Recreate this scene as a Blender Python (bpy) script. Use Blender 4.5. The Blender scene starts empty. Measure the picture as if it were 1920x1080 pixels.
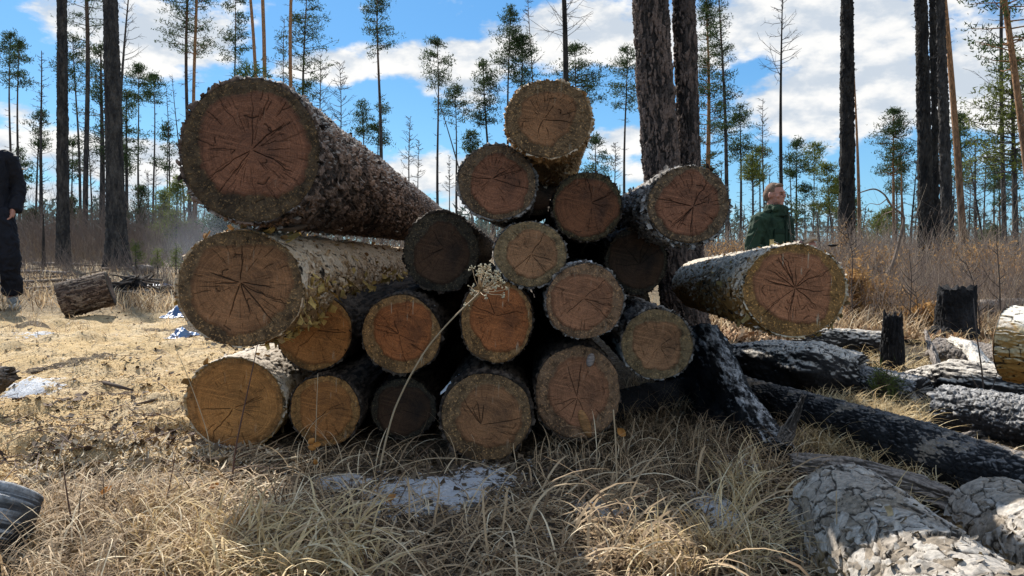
import bpy, math, random
import numpy as np
from mathutils import Vector, Matrix
R_ = math.radians
SC = bpy.context.scene
COL = SC.collection
# ------------------------------------------------------------------ camera
F = 1387.0            # focal length in photo pixels (1920 wide)
CAMZ = 0.60
PITCH = math.atan(80 / F)
cam_d = bpy.data.cameras.new("camera"); cam_d.sensor_width = 36; cam_d.lens = F / 1920 * 36
cam_d.clip_start = 0.05; cam_d.clip_end = 5000
cam = bpy.data.objects.new("camera", cam_d); COL.objects.link(cam)
cam.location = (0, 0, CAMZ); cam.rotation_euler = (math.pi / 2 - PITCH, 0, 0)
SC.camera = cam
SUN_AZ = R_(-32)      # from +Y, negative = towards -X
SUN_EL = R_(37)
# ------------------------------------------------------------------ view
SC.view_settings.view_transform = 'Standard'; SC.view_settings.look = 'None'
SC.view_settings.exposure = 0.76; SC.view_settings.gamma = 1; SC.view_settings.use_curve_mapping = False
SC.cycles.max_bounces = 6; SC.cycles.transparent_max_bounces = 6
SC.cycles.use_denoising = True
# ------------------------------------------------------------------ sun
sd = bpy.data.lights.new("sun", 'SUN'); sd.energy = 5.0; sd.angle = R_(0.5); sd.color = (1.0, 0.945, 0.86)
sun = bpy.data.objects.new("sun", sd); COL.objects.link(sun)
sdir = Vector((math.sin(SUN_AZ) * math.cos(SUN_EL), math.cos(SUN_AZ) * math.cos(SUN_EL), math.sin(SUN_EL)))
sun.rotation_euler = sdir.to_track_quat('Z', 'Y').to_euler()

# ------------------------------------------------------------------ node helper
class NT:
    def __init__(s, nt): s.t = nt; s.t.nodes.clear()
    def n(s, typ, props=None, **inp):
        nd = s.t.nodes.new(typ)
        for k, v in (props or {}).items(): setattr(nd, k, v)
        for k, v in inp.items():
            k = k.replace('_', ' ')
            key = int(k[1:]) if k[0] == 'i' and k[1:].isdigit() else k
            sock = nd.inputs[key]
            if isinstance(v, bpy.types.NodeSocket): s.t.links.new(v, sock)
            else:
                if hasattr(sock.default_value, '__len__') and len(sock.default_value) == 4 and len(v) == 3: v = (*v, 1)
                sock.default_value = v
        return nd
    def m(s, op, a, b=None, c=None, clamp=False):
        kw = {'i0': a}
        if b is not None: kw['i1'] = b
        if c is not None: kw['i2'] = c
        return s.n('ShaderNodeMath', dict(operation=op, use_clamp=clamp), **kw).outputs[0]
    def v(s, op, a, b=None, c=None):
        kw = {'i0': a}
        if b is not None: kw['i1'] = b
        nd = s.n('ShaderNodeVectorMath', dict(operation=op), **kw)
        if c is not None: nd.inputs['Scale'].default_value = c
        return nd.outputs[0]
    def mix(s, f, a, b, mode='MIX'):
        nd = s.t.nodes.new('ShaderNodeMix'); nd.data_type = 'RGBA'; nd.blend_type = mode
        for i, v in ((0, f), (6, a), (7, b)):
            if isinstance(v, bpy.types.NodeSocket): s.t.links.new(v, nd.inputs[i])
            else: nd.inputs[i].default_value = (*v, 1) if hasattr(v, '__len__') and len(v) == 3 else v
        return nd.outputs[2]
    def ramp(s, x, lo, hi):      # smooth 0..1
        return s.n('ShaderNodeMapRange', dict(interpolation_type='SMOOTHSTEP'), Value=x, From_Min=lo, From_Max=hi).outputs[0]
    def noise(s, vec, scale, detail=4, rough=.55, out=0):
        return s.n('ShaderNodeTexNoise', None, Vector=vec, Scale=scale, Detail=float(detail), Roughness=rough).outputs[out]
    def attr(s, name, out=2):
        nd = s.t.nodes.new('ShaderNodeAttribute'); nd.attribute_name = name; return nd.outputs[out]
    def obj(s): return s.n('ShaderNodeTexCoord').outputs['Object']
    def pos(s): return s.n('ShaderNodeNewGeometry').outputs['Position']
    def sep(s, v): nd = s.n('ShaderNodeSeparateXYZ', None, Vector=v); return nd.outputs
    def comb(s, x, y, z): return s.n('ShaderNodeCombineXYZ', None, X=x, Y=y, Z=z).outputs[0]
    def out(s, col, rough=.85, bump=None, bs=.5, bd=.01, spec=.3, trans=0.0):
        kw = dict(Base_Color=col, Roughness=rough, Specular_IOR_Level=spec)
        if bump is not None:
            kw['Normal'] = s.n('ShaderNodeBump', None, Strength=bs, Distance=bd, Height=bump).outputs[0]
        b = s.n('ShaderNodeBsdfPrincipled', None, **kw).outputs[0]
        if trans > 0:
            t = s.n('ShaderNodeBsdfTranslucent', None, Color=col).outputs[0]
            b = s.n('ShaderNodeMixShader', None, i0=trans, i1=b, i2=t).outputs[0]
        s.n('ShaderNodeOutputMaterial', None, Surface=b)
def newmat(name):
    m = bpy.data.materials.new(name); m.use_nodes = True
    return m, NT(m.node_tree)

# ------------------------------------------------------------------ sky: nishita blue with white clouds
w = bpy.data.worlds.new("World"); SC.world = w; w.use_nodes = True
T = NT(w.node_tree)
sky = T.n('ShaderNodeTexSky', dict(sky_type='NISHITA', sun_disc=False, sun_elevation=SUN_EL, sun_rotation=SUN_AZ,
          altitude=300, air_density=1.0, dust_density=0.3, ozone_density=2.2)).outputs[0]
dirv = T.v('NORMALIZE', T.n('ShaderNodeTexCoord').outputs['Generated'])
x, y, z = T.sep(dirv)[:]
az = T.m('ARCTAN2', x, y); el = T.m('ARCSINE', z)
# cloud banks: azimuth/elevation of each in the sky (degrees): az, el, half-widths, weight
BANKS = []
def bank(px, py, rx, ry, wgt=1.0):
    a = math.atan((px - 960) / F); e = math.atan((460 - py) / F * math.cos(a))
    BANKS.append((a, e, rx / F, ry / F, wgt))
for b in [(1130,70,250,75,1.1),(1500,40,330,90,1.15),(1700,150,330,105,1.15),(1480,205,120,55,.9),(830,130,165,55,1.1),(930,110,80,45,.6),
          (600,130,120,36,1.0),(330,60,160,60,1.15),(200,20,140,50,1.05),(250,125,100,30,.8),(150,300,260,42,1.3),(420,330,140,36,1.0),(90,360,160,30,1.0),(850,335,220,46,1.15),(1190,265,110,30,.85),
          (1190,345,130,50,.95),(1500,190,190,48,.9),(1000,385,500,30,.85),(60,215,70,30,.6),(1880,300,220,50,.6),(1850,60,110,70,.5),(10,60,60,25,.4)]: bank(*b)
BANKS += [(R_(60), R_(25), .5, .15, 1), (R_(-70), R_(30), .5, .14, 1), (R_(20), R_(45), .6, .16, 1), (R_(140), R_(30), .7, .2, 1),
          (R_(-140), R_(35), .6, .2, 1), (R_(-20), R_(60), .5, .1, .8), (R_(180), R_(18), 1.0, .22, 1.3), (R_(180), R_(50), 1.4, .35, 1.3), (R_(120), R_(40), .8, .4, 1.2), (R_(-120), R_(40), .8, .4, 1.2), (R_(60), R_(55), .8, .3, 1.1)]  # includes unseen banks added behind the camera as white fill light
tot = None
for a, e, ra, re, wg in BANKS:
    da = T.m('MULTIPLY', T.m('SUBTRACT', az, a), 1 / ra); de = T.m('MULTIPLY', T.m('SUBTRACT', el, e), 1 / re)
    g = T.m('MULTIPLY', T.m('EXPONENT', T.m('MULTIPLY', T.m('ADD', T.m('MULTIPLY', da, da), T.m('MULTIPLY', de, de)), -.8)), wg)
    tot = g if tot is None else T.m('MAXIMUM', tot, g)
sv = T.comb(T.m('MULTIPLY', az, 1.0), T.m('MULTIPLY', el, 1.9), 0.3)
nz = T.noise(sv, 9.0, 9, .56); nz2 = T.noise(T.v('ADD', sv, (0.0, -0.03, 0.0)), 9.0, 9, .56); nf = T.noise(sv, 40, 5, .6)
dens = T.m('ADD', tot, T.m('MULTIPLY', T.m('SUBTRACT', nz, .5), 2.4))
dens = T.m('ADD', dens, T.m('MULTIPLY', T.m('SUBTRACT', nf, .5), .25))
cov = T.ramp(dens, .46, .84)
shade = T.m('ADD', T.m('MULTIPLY', T.m('SUBTRACT', nz, nz2), 3.2), T.m('MULTIPLY', nz, .9), clamp=False)
shade = T.ramp(shade, .1, .85)
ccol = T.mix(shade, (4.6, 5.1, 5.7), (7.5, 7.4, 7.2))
skyc = T.mix(1.0, sky, (0.62, 0.98, 1.12), 'MULTIPLY')
hz = T.ramp(el, .0, .30)
skyc = T.mix(hz, T.mix(.62, skyc, (1.75, 3.8, 6.3)), T.mix(.6, skyc, (.85, 2.6, 5.7)))
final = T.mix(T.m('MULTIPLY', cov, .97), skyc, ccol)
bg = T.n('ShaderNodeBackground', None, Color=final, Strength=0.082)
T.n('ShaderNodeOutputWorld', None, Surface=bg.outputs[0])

# ------------------------------------------------------------------ photo pixel -> place helpers
cp, sp = math.cos(PITCH), math.sin(PITCH)
def ray(px, py):
    return np.array([px - 960.0, F * cp + (540 - py) * sp, -F * sp + (540 - py) * cp])
def P(px, py, d):                      # the point seen there at distance d
    r = ray(px, py); return np.array([0, 0, CAMZ]) + r * (d / r[1])
def G(px, py, z=0.0):                  # the ground seen there
    r = ray(px, py); return np.array([0, 0, CAMZ]) + r * ((z - CAMZ) / r[2])
# ------------------------------------------------------------------ numpy noise
def _h(ix, iy, iz, k):
    M = np.uint64(0xffffffff)
    h = (ix.astype(np.int64).astype(np.uint64) * np.uint64(73856093)) ^ (iy.astype(np.int64).astype(np.uint64) * np.uint64(19349663)) ^ (iz.astype(np.int64).astype(np.uint64) * np.uint64(83492791)) ^ np.uint64(k * 2654435761 % 2**32)
    h &= M
    for c in (0x2c1b3c6d, 0x297a2d39):
        h ^= h >> np.uint64(15); h = (h * np.uint64(c)) & M
    h ^= h >> np.uint64(15)
    return h.astype(np.float64) / 4294967296.0
def vn(p, k=0):
    i = np.floor(p); f = p - i; f = f * f * (3 - 2 * f); r = 0
    for dx in (0, 1):
        for dy in (0, 1):
            for dz in (0, 1):
                wt = (f[:, 0] if dx else 1 - f[:, 0]) * (f[:, 1] if dy else 1 - f[:, 1]) * (f[:, 2] if dz else 1 - f[:, 2])
                r = r + wt * _h(i[:, 0] + dx, i[:, 1] + dy, i[:, 2] + dz, k)
    return r
def fbm(p, o=4, k=0):
    r = 0; a = .5; s = 0
    for j in range(o): r = r + a * vn(p * 2.03 ** j + 7.3 * j, k + j); s += a; a *= .5
    return r / s
def worley(p, k=0):
    i = np.floor(p); n = len(p); f1 = np.full(n, 9.); f2 = np.full(n, 9.); cid = np.zeros(n); vec = np.zeros((n, 3))
    for dx in (-1, 0, 1):
        for dy in (-1, 0, 1):
            for dz in (-1, 0, 1):
                c = i + (dx, dy, dz)
                q = c + np.stack([_h(c[:, 0], c[:, 1], c[:, 2], k + j) for j in (11, 12, 13)], 1)
                dv = p - q; d = np.sqrt((dv ** 2).sum(1))
                m = d < f1
                f2 = np.where(m, f1, np.minimum(f2, d)); f1 = np.where(m, d, f1)
                cid = np.where(m, _h(c[:, 0], c[:, 1], c[:, 2], k + 17), cid); vec = np.where(m[:, None], dv, vec)
    return f1, f2, cid, vec
def sstep(x, a, b):
    t = np.clip((x - a) / (b - a), 0, 1); return t * t * (3 - 2 * t)
# ------------------------------------------------------------------ ground height
DIP = (2.86, 8.2)
def gh(x, y):
    x = np.atleast_1d(np.asarray(x, float)); y = np.atleast_1d(np.asarray(y, float))
    d = np.hypot(x, y); p = np.stack([x, y, 0 * x], 1)
    z = (fbm(p * .9, 3, 3) - .5) * .09 * sstep(d, 1.2, 5) + (fbm(p * .07, 3, 5) - .5) * 1.0 * sstep(d, 14, 60)
    z += (fbm(p * 4.5, 4, 8) - .5) * .035
    saw = sstep(-x - .15 * y, .1, .7) * sstep(y, 1.3, 2.2) * sstep(-y, -7.5, -5)
    z += saw * (np.abs(fbm(p * 2.6, 4, 21) - .5) * .22 + (fbm(p * 9, 4, 23) - .5) * .055 - .01)
    z -= .5 * np.exp(-(((x - DIP[0]) / 1.6) ** 2 + ((y - DIP[1]) / 1.5) ** 2) ** 1.5)
    return z
def g1(x, y): return float(gh(x, y)[0])
# ------------------------------------------------------------------ meshes
def mesh_np(name, V, faces, attrs=None, smooth=True, mat=None, mats=None, mi=None):
    me = bpy.data.meshes.new(name)
    V = np.asarray(V, np.float32); me.vertices.add(len(V)); me.vertices.foreach_set('co', V.ravel())
    faces = [np.asarray(f, np.int32) for f in faces if len(f)]
    lv = np.concatenate([f.ravel() for f in faces]); lt = np.concatenate([np.full(len(f), f.shape[1]) for f in faces])
    me.loops.add(len(lv)); me.loops.foreach_set('vertex_index', lv)
    me.polygons.add(len(lt)); me.polygons.foreach_set('loop_start', np.concatenate([[0], np.cumsum(lt)[:-1]]).astype(np.int32))
    me.polygons.foreach_set('loop_total', lt.astype(np.int32))
    if smooth: me.polygons.foreach_set('use_smooth', np.ones(len(lt), bool))
    for m in (mats or ([mat] if mat else [])): me.materials.append(m)
    if mi is not None: me.polygons.foreach_set('material_index', np.asarray(mi, np.int32))
    for k, a in (attrs or {}).items():
        at = me.attributes.new(k, 'FLOAT', 'POINT'); at.data.foreach_set('value', np.asarray(a, np.float32))
    me.update(calc_edges=True)
    return me
def link(name, me, parent=None):
    o = bpy.data.objects.new(name, me); COL.objects.link(o)
    if parent is not None: o.parent = parent
    return o
def tag(o, label=None, cat=None, group=None, kind=None):
    if label: o['label'] = label
    if cat: o['category'] = cat
    if group: o['group'] = group
    if kind: o['kind'] = kind
    return o
def empty(name, loc=(0, 0, 0), rz=0.0, **k):
    o = bpy.data.objects.new(name, None); COL.objects.link(o); o.location = loc; o.rotation_euler = (0, 0, rz)
    o.empty_display_size = .1
    return tag(o, **k)
def gridf(nu, nv, wrap=False, off=0):     # nv columns per row, nu rows
    i = np.arange(nu - 1)[:, None]; j = np.arange(nv if wrap else nv - 1)[None, :]; j2 = (j + 1) % nv
    return (np.stack([i * nv + j, i * nv + j2, (i + 1) * nv + j2, (i + 1) * nv + j], -1).reshape(-1, 4) + off)
class MB:                                  # gathers pieces of ONE mesh
    def __init__(s): s.V = []; s.F = []; s.A = []; s.n = 0
    def add(s, V, F, a=0.0):
        V = np.asarray(V, float); s.V.append(V)
        for f in F: s.F.append(np.asarray(f) + s.n)
        s.A.append(np.broadcast_to(np.asarray(a, float), (len(V),))); s.n += len(V)
    def build(s, name, mat, parent=None, smooth=True):
        q = [f for f in s.F if f.shape[1] == 4]; t = [f for f in s.F if f.shape[1] == 3]
        fs = ([np.concatenate(q)] if q else []) + ([np.concatenate(t)] if t else [])
        return link(name, mesh_np(name, np.concatenate(s.V), fs, {'va': np.concatenate(s.A)}, smooth, mat), parent)
def frames(path):
    path = np.asarray(path, float); t = np.gradient(path, axis=0); t /= np.linalg.norm(t, axis=1)[:, None] + 1e-9
    up = np.array([0, 0, 1.]) if abs(t[0, 2]) < .9 else np.array([0, 1., 0])
    a = np.cross(up, t); a /= np.linalg.norm(a, axis=1)[:, None]; b = np.cross(t, a)
    return t, a, b
def tube(path, rad, sides=6):
    path = np.asarray(path, float); rad = np.broadcast_to(np.asarray(rad, float), (len(path),))
    t, a, b = frames(path); th = np.arange(sides) / sides * 2 * np.pi
    V = path[:, None] + rad[:, None, None] * (np.cos(th)[None, :, None] * a[:, None] + np.sin(th)[None, :, None] * b[:, None])
    n = len(path); V = V.reshape(-1, 3)
    V = np.concatenate([V, path[:1], path[-1:]]); k = n * sides
    j = np.arange(sides); j2 = (j + 1) % sides
    tri = np.concatenate([np.stack([j2, j, 0 * j + k], 1), np.stack([(n - 1) * sides + j, (n - 1) * sides + j2, 0 * j + k + 1], 1)])
    return V, [gridf(n, sides, True), tri]
def segs(P0, P1, r0, r1, sides=3):        # many straight tapered twigs at once
    P0 = np.asarray(P0, float); P1 = np.asarray(P1, float); n = len(P0)
    r0 = np.broadcast_to(r0, (n,)); r1 = np.broadcast_to(r1, (n,))
    t = P1 - P0; t /= np.linalg.norm(t, axis=1)[:, None] + 1e-9
    up = np.where(np.abs(t[:, 2:3]) < .9, [[0, 0, 1.]], [[1., 0, 0]])
    a = np.cross(up, t); a /= np.linalg.norm(a, axis=1)[:, None] + 1e-9; b = np.cross(t, a)
    th = np.arange(sides) / sides * 2 * np.pi
    o = np.cos(th)[None, :, None] * a[:, None] + np.sin(th)[None, :, None] * b[:, None]
    V = np.concatenate([P0[:, None] + o * r0[:, None, None], P1[:, None] + o * r1[:, None, None]], 1).reshape(-1, 3)
    base = (np.arange(n) * 2 * sides)[:, None]; j = np.arange(sides)[None]; j2 = (j + 1) % sides
    Q = np.stack([base + j, base + j2, base + sides + j2, base + sides + j], -1).reshape(-1, 4)
    return V, [Q]
def runit(rg, n):
    v = rg.normal(size=(n, 3)); return v / np.linalg.norm(v, axis=1)[:, None]
def leaves(rg, C, ln, wd, bias=None, bs=0.0): # pointed leaf/needle-bunch triangles
    n = len(C); d = runit(rg, n)
    if bias is not None: d = d + np.asarray(bias) * bs; d /= np.linalg.norm(d, axis=1)[:, None]
    s = np.cross(d, runit(rg, n)); s /= np.linalg.norm(s, axis=1)[:, None] + 1e-9
    ln = np.broadcast_to(ln, (n,))[:, None]; wd = np.broadcast_to(wd, (n,))[:, None]
    V = np.stack([C - s * wd * .5, C + s * wd * .5, C + d * ln], 1).reshape(-1, 3)
    return V, [np.arange(3 * n).reshape(-1, 3)]
# ------------------------------------------------------------------ ground material
def ground_mat():
    m, t = newmat("ground"); p = t.pos()
    saw = t.attr('saw'); snow = t.attr('snow'); far = t.attr('far')
    n1 = t.noise(p, 3.2, 6, .6); n2 = t.noise(p, 28, 5, .65); n3 = t.noise(p, 130, 4, .7); n4 = t.noise(p, 320, 3, .7)
    soil = t.mix(t.ramp(n3, .38, .66), (.035, .026, .018), (.20, .15, .095))
    soil = t.mix(t.ramp(n2, .5, .72), soil, (.30, .24, .16))
    sw = t.mix(t.ramp(n4, .3, .7), (.54, .35, .15), (.86, .67, .38))
    sw = t.mix(t.ramp(n1, .42, .66), sw, (.74, .58, .36))
    sw = t.mix(t.m('MULTIPLY', t.ramp(t.m('ADD', n2, t.m('MULTIPLY', t.m('SUBTRACT', n1, .5), .6)), .58, .70), .7), sw, (.16, .11, .065))
    c = t.mix(t.ramp(t.m('ADD', saw, t.m('MULTIPLY', t.m('SUBTRACT', n2, .5), 1.3)), .35, .62), soil, sw)
    fr = t.mix(t.ramp(t.noise(p, .9, 6, .65), .35, .68), (.16, .12, .075), (.33, .26, .165))
    fr = t.mix(t.ramp(t.noise(p, 14, 4, .7), .55, .7), fr, (.08, .06, .045))
    c = t.mix(far, c, fr)
    sm = t.ramp(t.m('ADD', snow, t.m('MULTIPLY', t.m('SUBTRACT', t.noise(p, 32, 6, .7), .5), 3.0)), .42, .62)
    c = t.mix(sm, c, (.80, .83, .88))
    h = t.m('ADD', t.m('MULTIPLY', n3, .6), t.m('ADD', t.m('MULTIPLY', n4, .4), t.m('MULTIPLY', n2, 1.4)))
    t.out(c, .95, h, 1.0, .02, spec=.15)
    return m
def build_ground():
    nr, na = 620, 900
    # radial spacing: fine near the camera
    r = np.concatenate([[0.0], np.geomspace(.35, 9, 430), np.geomspace(9.2, 2200, nr - 431)])
    a0 = np.linspace(-R_(47), R_(47), 740); a1 = np.linspace(R_(47), 2 * np.pi - R_(47), na - 740 + 2)[1:-1]
    a = np.concatenate([a0, a1])
    X = r[:, None] * np.sin(a)[None]; Y = r[:, None] * np.cos(a)[None]
    x = X.ravel(); y = Y.ravel(); z = gh(x, y); p = np.stack([x, y, 0 * x], 1)
    d = np.hypot(x, y)
    n = fbm(p * 1.7, 4, 31) - .5
    saw = sstep(-x - .28 * y + n * .5, .0, .35) * sstep(y + n * .6, 1.45, 1.95) * sstep(-y - n, -7.6, -6.0)
    saw = np.clip(saw * (1.0 - .75 * sstep(fbm(p * 2.3, 3, 44), .6, .72)), 0, 1)
    snow = np.zeros_like(x)
    for (px, py, rx, ry, wg) in [(800, 930, 200, 46, .86), (900, 905, 90, 35, .8), (40, 742, 58, 20, .95), (1130, 960, 120, 30, .8), (1010, 1010, 60, 30, .6),
                                 (1350, 965, 60, 60, .85), (1500, 1050, 70, 40, .8), (1110, 1050, 90, 30, .7), (640, 905, 70, 16, .9), (200, 1000, 30, 20, .7), (420, 850, 40, 14, .8), (70, 630, 40, 5, .6), (1400, 880, 60, 30, .7)]:
        c = G(px, py); sx = rx / F * c[1]; e = G(px, py + ry); e2 = G(px, py - ry); sy = abs(e[1] - e2[1]) / 2
        snow = np.maximum(snow, wg * np.exp(-(((x - c[0]) / sx) ** 2 + ((y - c[1]) / sy) ** 2)))
    z += .012 * sstep(snow, .35, .8)
    det = (fbm(p * 40, 3, 55) - .5) * .014 + (fbm(p * 110, 2, 57) - .5) * .006
    z += det * sstep(-d, -7, -3)
    far = sstep(d, 5.5, 9)
    V = np.stack([x, y, z], 1)
    F_ = gridf(len(r), len(a), True)
    o = link("ground", mesh_np("ground", V, [F_[:, ::-1]], {'saw': saw, 'snow': snow, 'far': far}, True, ground_mat()))
    tag(o, kind='structure')
build_ground()

# ------------------------------------------------------------------ wood materials
def face_mat(name, heart, sap, drip=.5, grime=.5, speck=1.0, sat_noise=.3):
    heart = (heart[0] * 1.18, heart[1] * 1.02, heart[2] * .84); sap = (sap[0] * 1.12, sap[1] * 1.0, sap[2] * .85)
    m, t = newmat(name); p = t.obj()
    rn, th, crack, sp_ = t.attr('rn'), t.attr('th'), t.attr('crack'), t.attr('sap')
    X, Y, Z = t.sep(p)[:]
    ring = t.noise(t.comb(t.m('MULTIPLY', rn, 34), t.m('MULTIPLY', th, .35), 0.0), 1.0, 3, .7)
    fib = t.noise(t.comb(t.m('MULTIPLY', th, 26), t.m('MULTIPLY', rn, 2.5), 1.0), 1.0, 3, .6)
    sawm = t.noise(t.comb(t.m('MULTIPLY', t.m('ADD', Z, t.m('MULTIPLY', X, .25)), 130), t.m('MULTIPLY', X, 6), 0.0), 1.0, 3, .6)
    rn = t.m('ADD', rn, t.m('MULTIPLY', t.m('SUBTRACT', t.noise(p, 16, 3, .5), .5), .05)); ring = t.noise(t.comb(t.m('MULTIPLY', rn, 40), t.m('MULTIPLY', th, .35), 0.0), 1.0, 4, .75)
    big = t.noise(p, 9, 4, .6); mid = t.noise(p, 38, 4, .6); fine = t.noise(p, 330, 3, .75); fine2 = t.noise(p, 180, 3, .7)
    dark = tuple(c * .45 for c in heart); lit = tuple(min(1, c * 1.5) for c in heart)
    h = t.mix(t.ramp(big, .3, .7), dark, heart)
    h = t.mix(t.m('MULTIPLY', t.ramp(ring, .42, .66), .42), h, lit); h = t.mix(t.m('MULTIPLY', t.ramp(ring, .5, .34), .35), h, dark)
    h = t.mix(t.m('MULTIPLY', t.ramp(fib, .5, .8), .4), h, dark)
    h = t.mix(t.m('MULTIPLY', t.ramp(sawm, .5, .72), .5), h, lit)
    sdark = tuple(c * .28 for c in sap); slit = (min(1, sap[0] * 2.9), min(1, sap[1] * 2.7), min(1, sap[2] * 2.2))
    s = t.mix(t.ramp(mid, .30, .60), sdark, sap); s = t.mix(t.m('MULTIPLY', t.ramp(fib, .5, .7), .5), s, tuple(min(1, c * 1.4) for c in sap)); s = t.mix(t.m('MULTIPLY', t.ramp(big, .52, .64), .6), s, sdark)
    s = t.mix(t.m('MULTIPLY', t.ramp(fine2, .56, .64), .8 * speck), s, slit)
    s = t.mix(t.m('MULTIPLY', t.ramp(fine, .56, .66), .8), s, tuple(c * .25 for c in sap))
    sm = t.ramp(t.m('ADD', sp_, t.m('MULTIPLY', t.m('SUBTRACT', mid, .5), .35)), .42, .58)
    c = t.mix(sm, h, s)
    edge = t.m('MULTIPLY', t.ramp(sp_, .30, .5), t.m('SUBTRACT', 1.0, sm))
    c = t.mix(t.m('MULTIPLY', edge, .6), c, tuple(q * .3 for q in heart))
    gm = t.m('MULTIPLY', t.ramp(t.noise(t.v('ADD', p, (3.1, 0, 1.7)), 6, 4, .6), .52, .7), grime)
    c = t.mix(gm, c, (.02, .018, .017))
    grain = t.ramp(fine, .3, .7)
    c = t.mix(.45, c, t.mix(grain, (.35, .35, .35), (1.6, 1.6, 1.6)), 'MULTIPLY')
    dr = t.noise(t.comb(t.m('MULTIPLY', X, 95), 0.0, t.m('MULTIPLY', Z, 7)), 1.0, 2, .5)
    dm = t.m('MULTIPLY', t.m('MULTIPLY', t.ramp(dr, .665, .70), t.ramp(t.noise(p, 12, 2, .5), .50, .62)), drip)
    c = t.mix(dm, c, (.45, .38, .27))
    c = t.mix(t.m('MULTIPLY', crack, .95), c, (.008, .006, .005))
    hgt = t.m('ADD', t.m('MULTIPLY', fine2, t.m('ADD', .25, t.m('MULTIPLY', sm, 1.3))), t.m('ADD', t.m('MULTIPLY', ring, .25), t.m('MULTIPLY', sawm, .3)))
    hgt = t.m('SUBTRACT', hgt, t.m('MULTIPLY', crack, 1.5))
    t.out(c, .8, hgt, .7, .004, spec=.25)
    return m
def bark_mat(name, c1, c2, c3, crackc=(.012, .010, .009), flake=(.5, .38, .16), zlow=None, top=None):
    m, t = newmat(name); p = t.obj()
    cell, edge, fl = t.attr('cell'), t.attr('edge'), t.attr('fl')
    n1 = t.noise(p, 14, 5, .6); n2 = t.noise(p, 90, 5, .7); n3 = t.noise(p, 5, 3, .6)
    c = t.mix(t.ramp(t.m('ADD', cell, t.m('MULTIPLY', t.m('SUBTRACT', n1, .5), .9)), .15, .6), c1, c2)
    c = t.mix(t.ramp(t.m('ADD', t.m('MULTIPLY', cell, .5), n3), .72, .95), c, c3)
    c = t.mix(.6, c, t.mix(t.ramp(n2, .3, .7), (.35, .35, .35), (1.5, 1.5, 1.5)), 'MULTIPLY')
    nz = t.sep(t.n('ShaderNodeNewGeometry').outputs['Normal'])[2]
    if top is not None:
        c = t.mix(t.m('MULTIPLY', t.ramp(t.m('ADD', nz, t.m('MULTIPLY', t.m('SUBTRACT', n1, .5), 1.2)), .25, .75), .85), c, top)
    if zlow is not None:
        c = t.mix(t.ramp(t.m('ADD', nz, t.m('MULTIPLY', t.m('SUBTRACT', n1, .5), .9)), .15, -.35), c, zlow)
    c = t.mix(t.ramp(t.m('ADD', edge, t.m('MULTIPLY', t.m('SUBTRACT', n2, .5), .08)), .085, .0), c, crackc)
    fc = t.mix(t.ramp(t.noise(p, 60, 3, .6), .35, .65), tuple(q * .55 for q in flake), flake)
    c = t.mix(fl, c, fc)
    t.out(c, .9, n2, .5, .004, spec=.2, trans=0.0)
    return m
def char_mat(name, base=(.012, .012, .013), ash=(.34, .34, .35), amt=.5, topz=.35, wood=None, cellk=.3, wt=.60):
    m, t = newmat(name); p = t.obj()
    cell, edge = t.attr('cell'), t.attr('edge')
    n1 = t.noise(p, 9, 5, .6); n2 = t.noise(p, 80, 5, .7); n3 = t.noise(t.comb(t.attr('lx'), t.m('MULTIPLY', t.attr('ly'), .22), t.attr('lz')), 55, 5, .65)
    nz = t.sep(t.n('ShaderNodeNewGeometry').outputs['Normal'])[2]
    k = t.m('ADD', t.m('ADD', t.m('MULTIPLY', nz, .55), n3), t.m('MULTIPLY', t.m('SUBTRACT', cell, .5), cellk))
    a = t.m('MULTIPLY', t.ramp(k, 1.28 - topz - amt * .5, 1.55 - topz - amt * .5), t.ramp(edge, .02, .16 if cellk else .05))
    c = t.mix(t.ramp(n1, .35, .7), base, tuple(q * 2.6 + .01 for q in base))
    if wood is not None:
        c = t.mix(t.ramp(t.m('ADD', n1, t.m('MULTIPLY', nz, .12)), wt, wt + .05), c, t.mix(t.ramp(n2, .35, .65), tuple(q * .6 for q in wood), wood))
    c = t.mix(a, c, t.mix(t.ramp(n2, .35, .65), tuple(q * .5 for q in ash), ash))
    t.out(c, .85, t.m('ADD', n2, n3), .8, .008, spec=.18)
    return m
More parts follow.
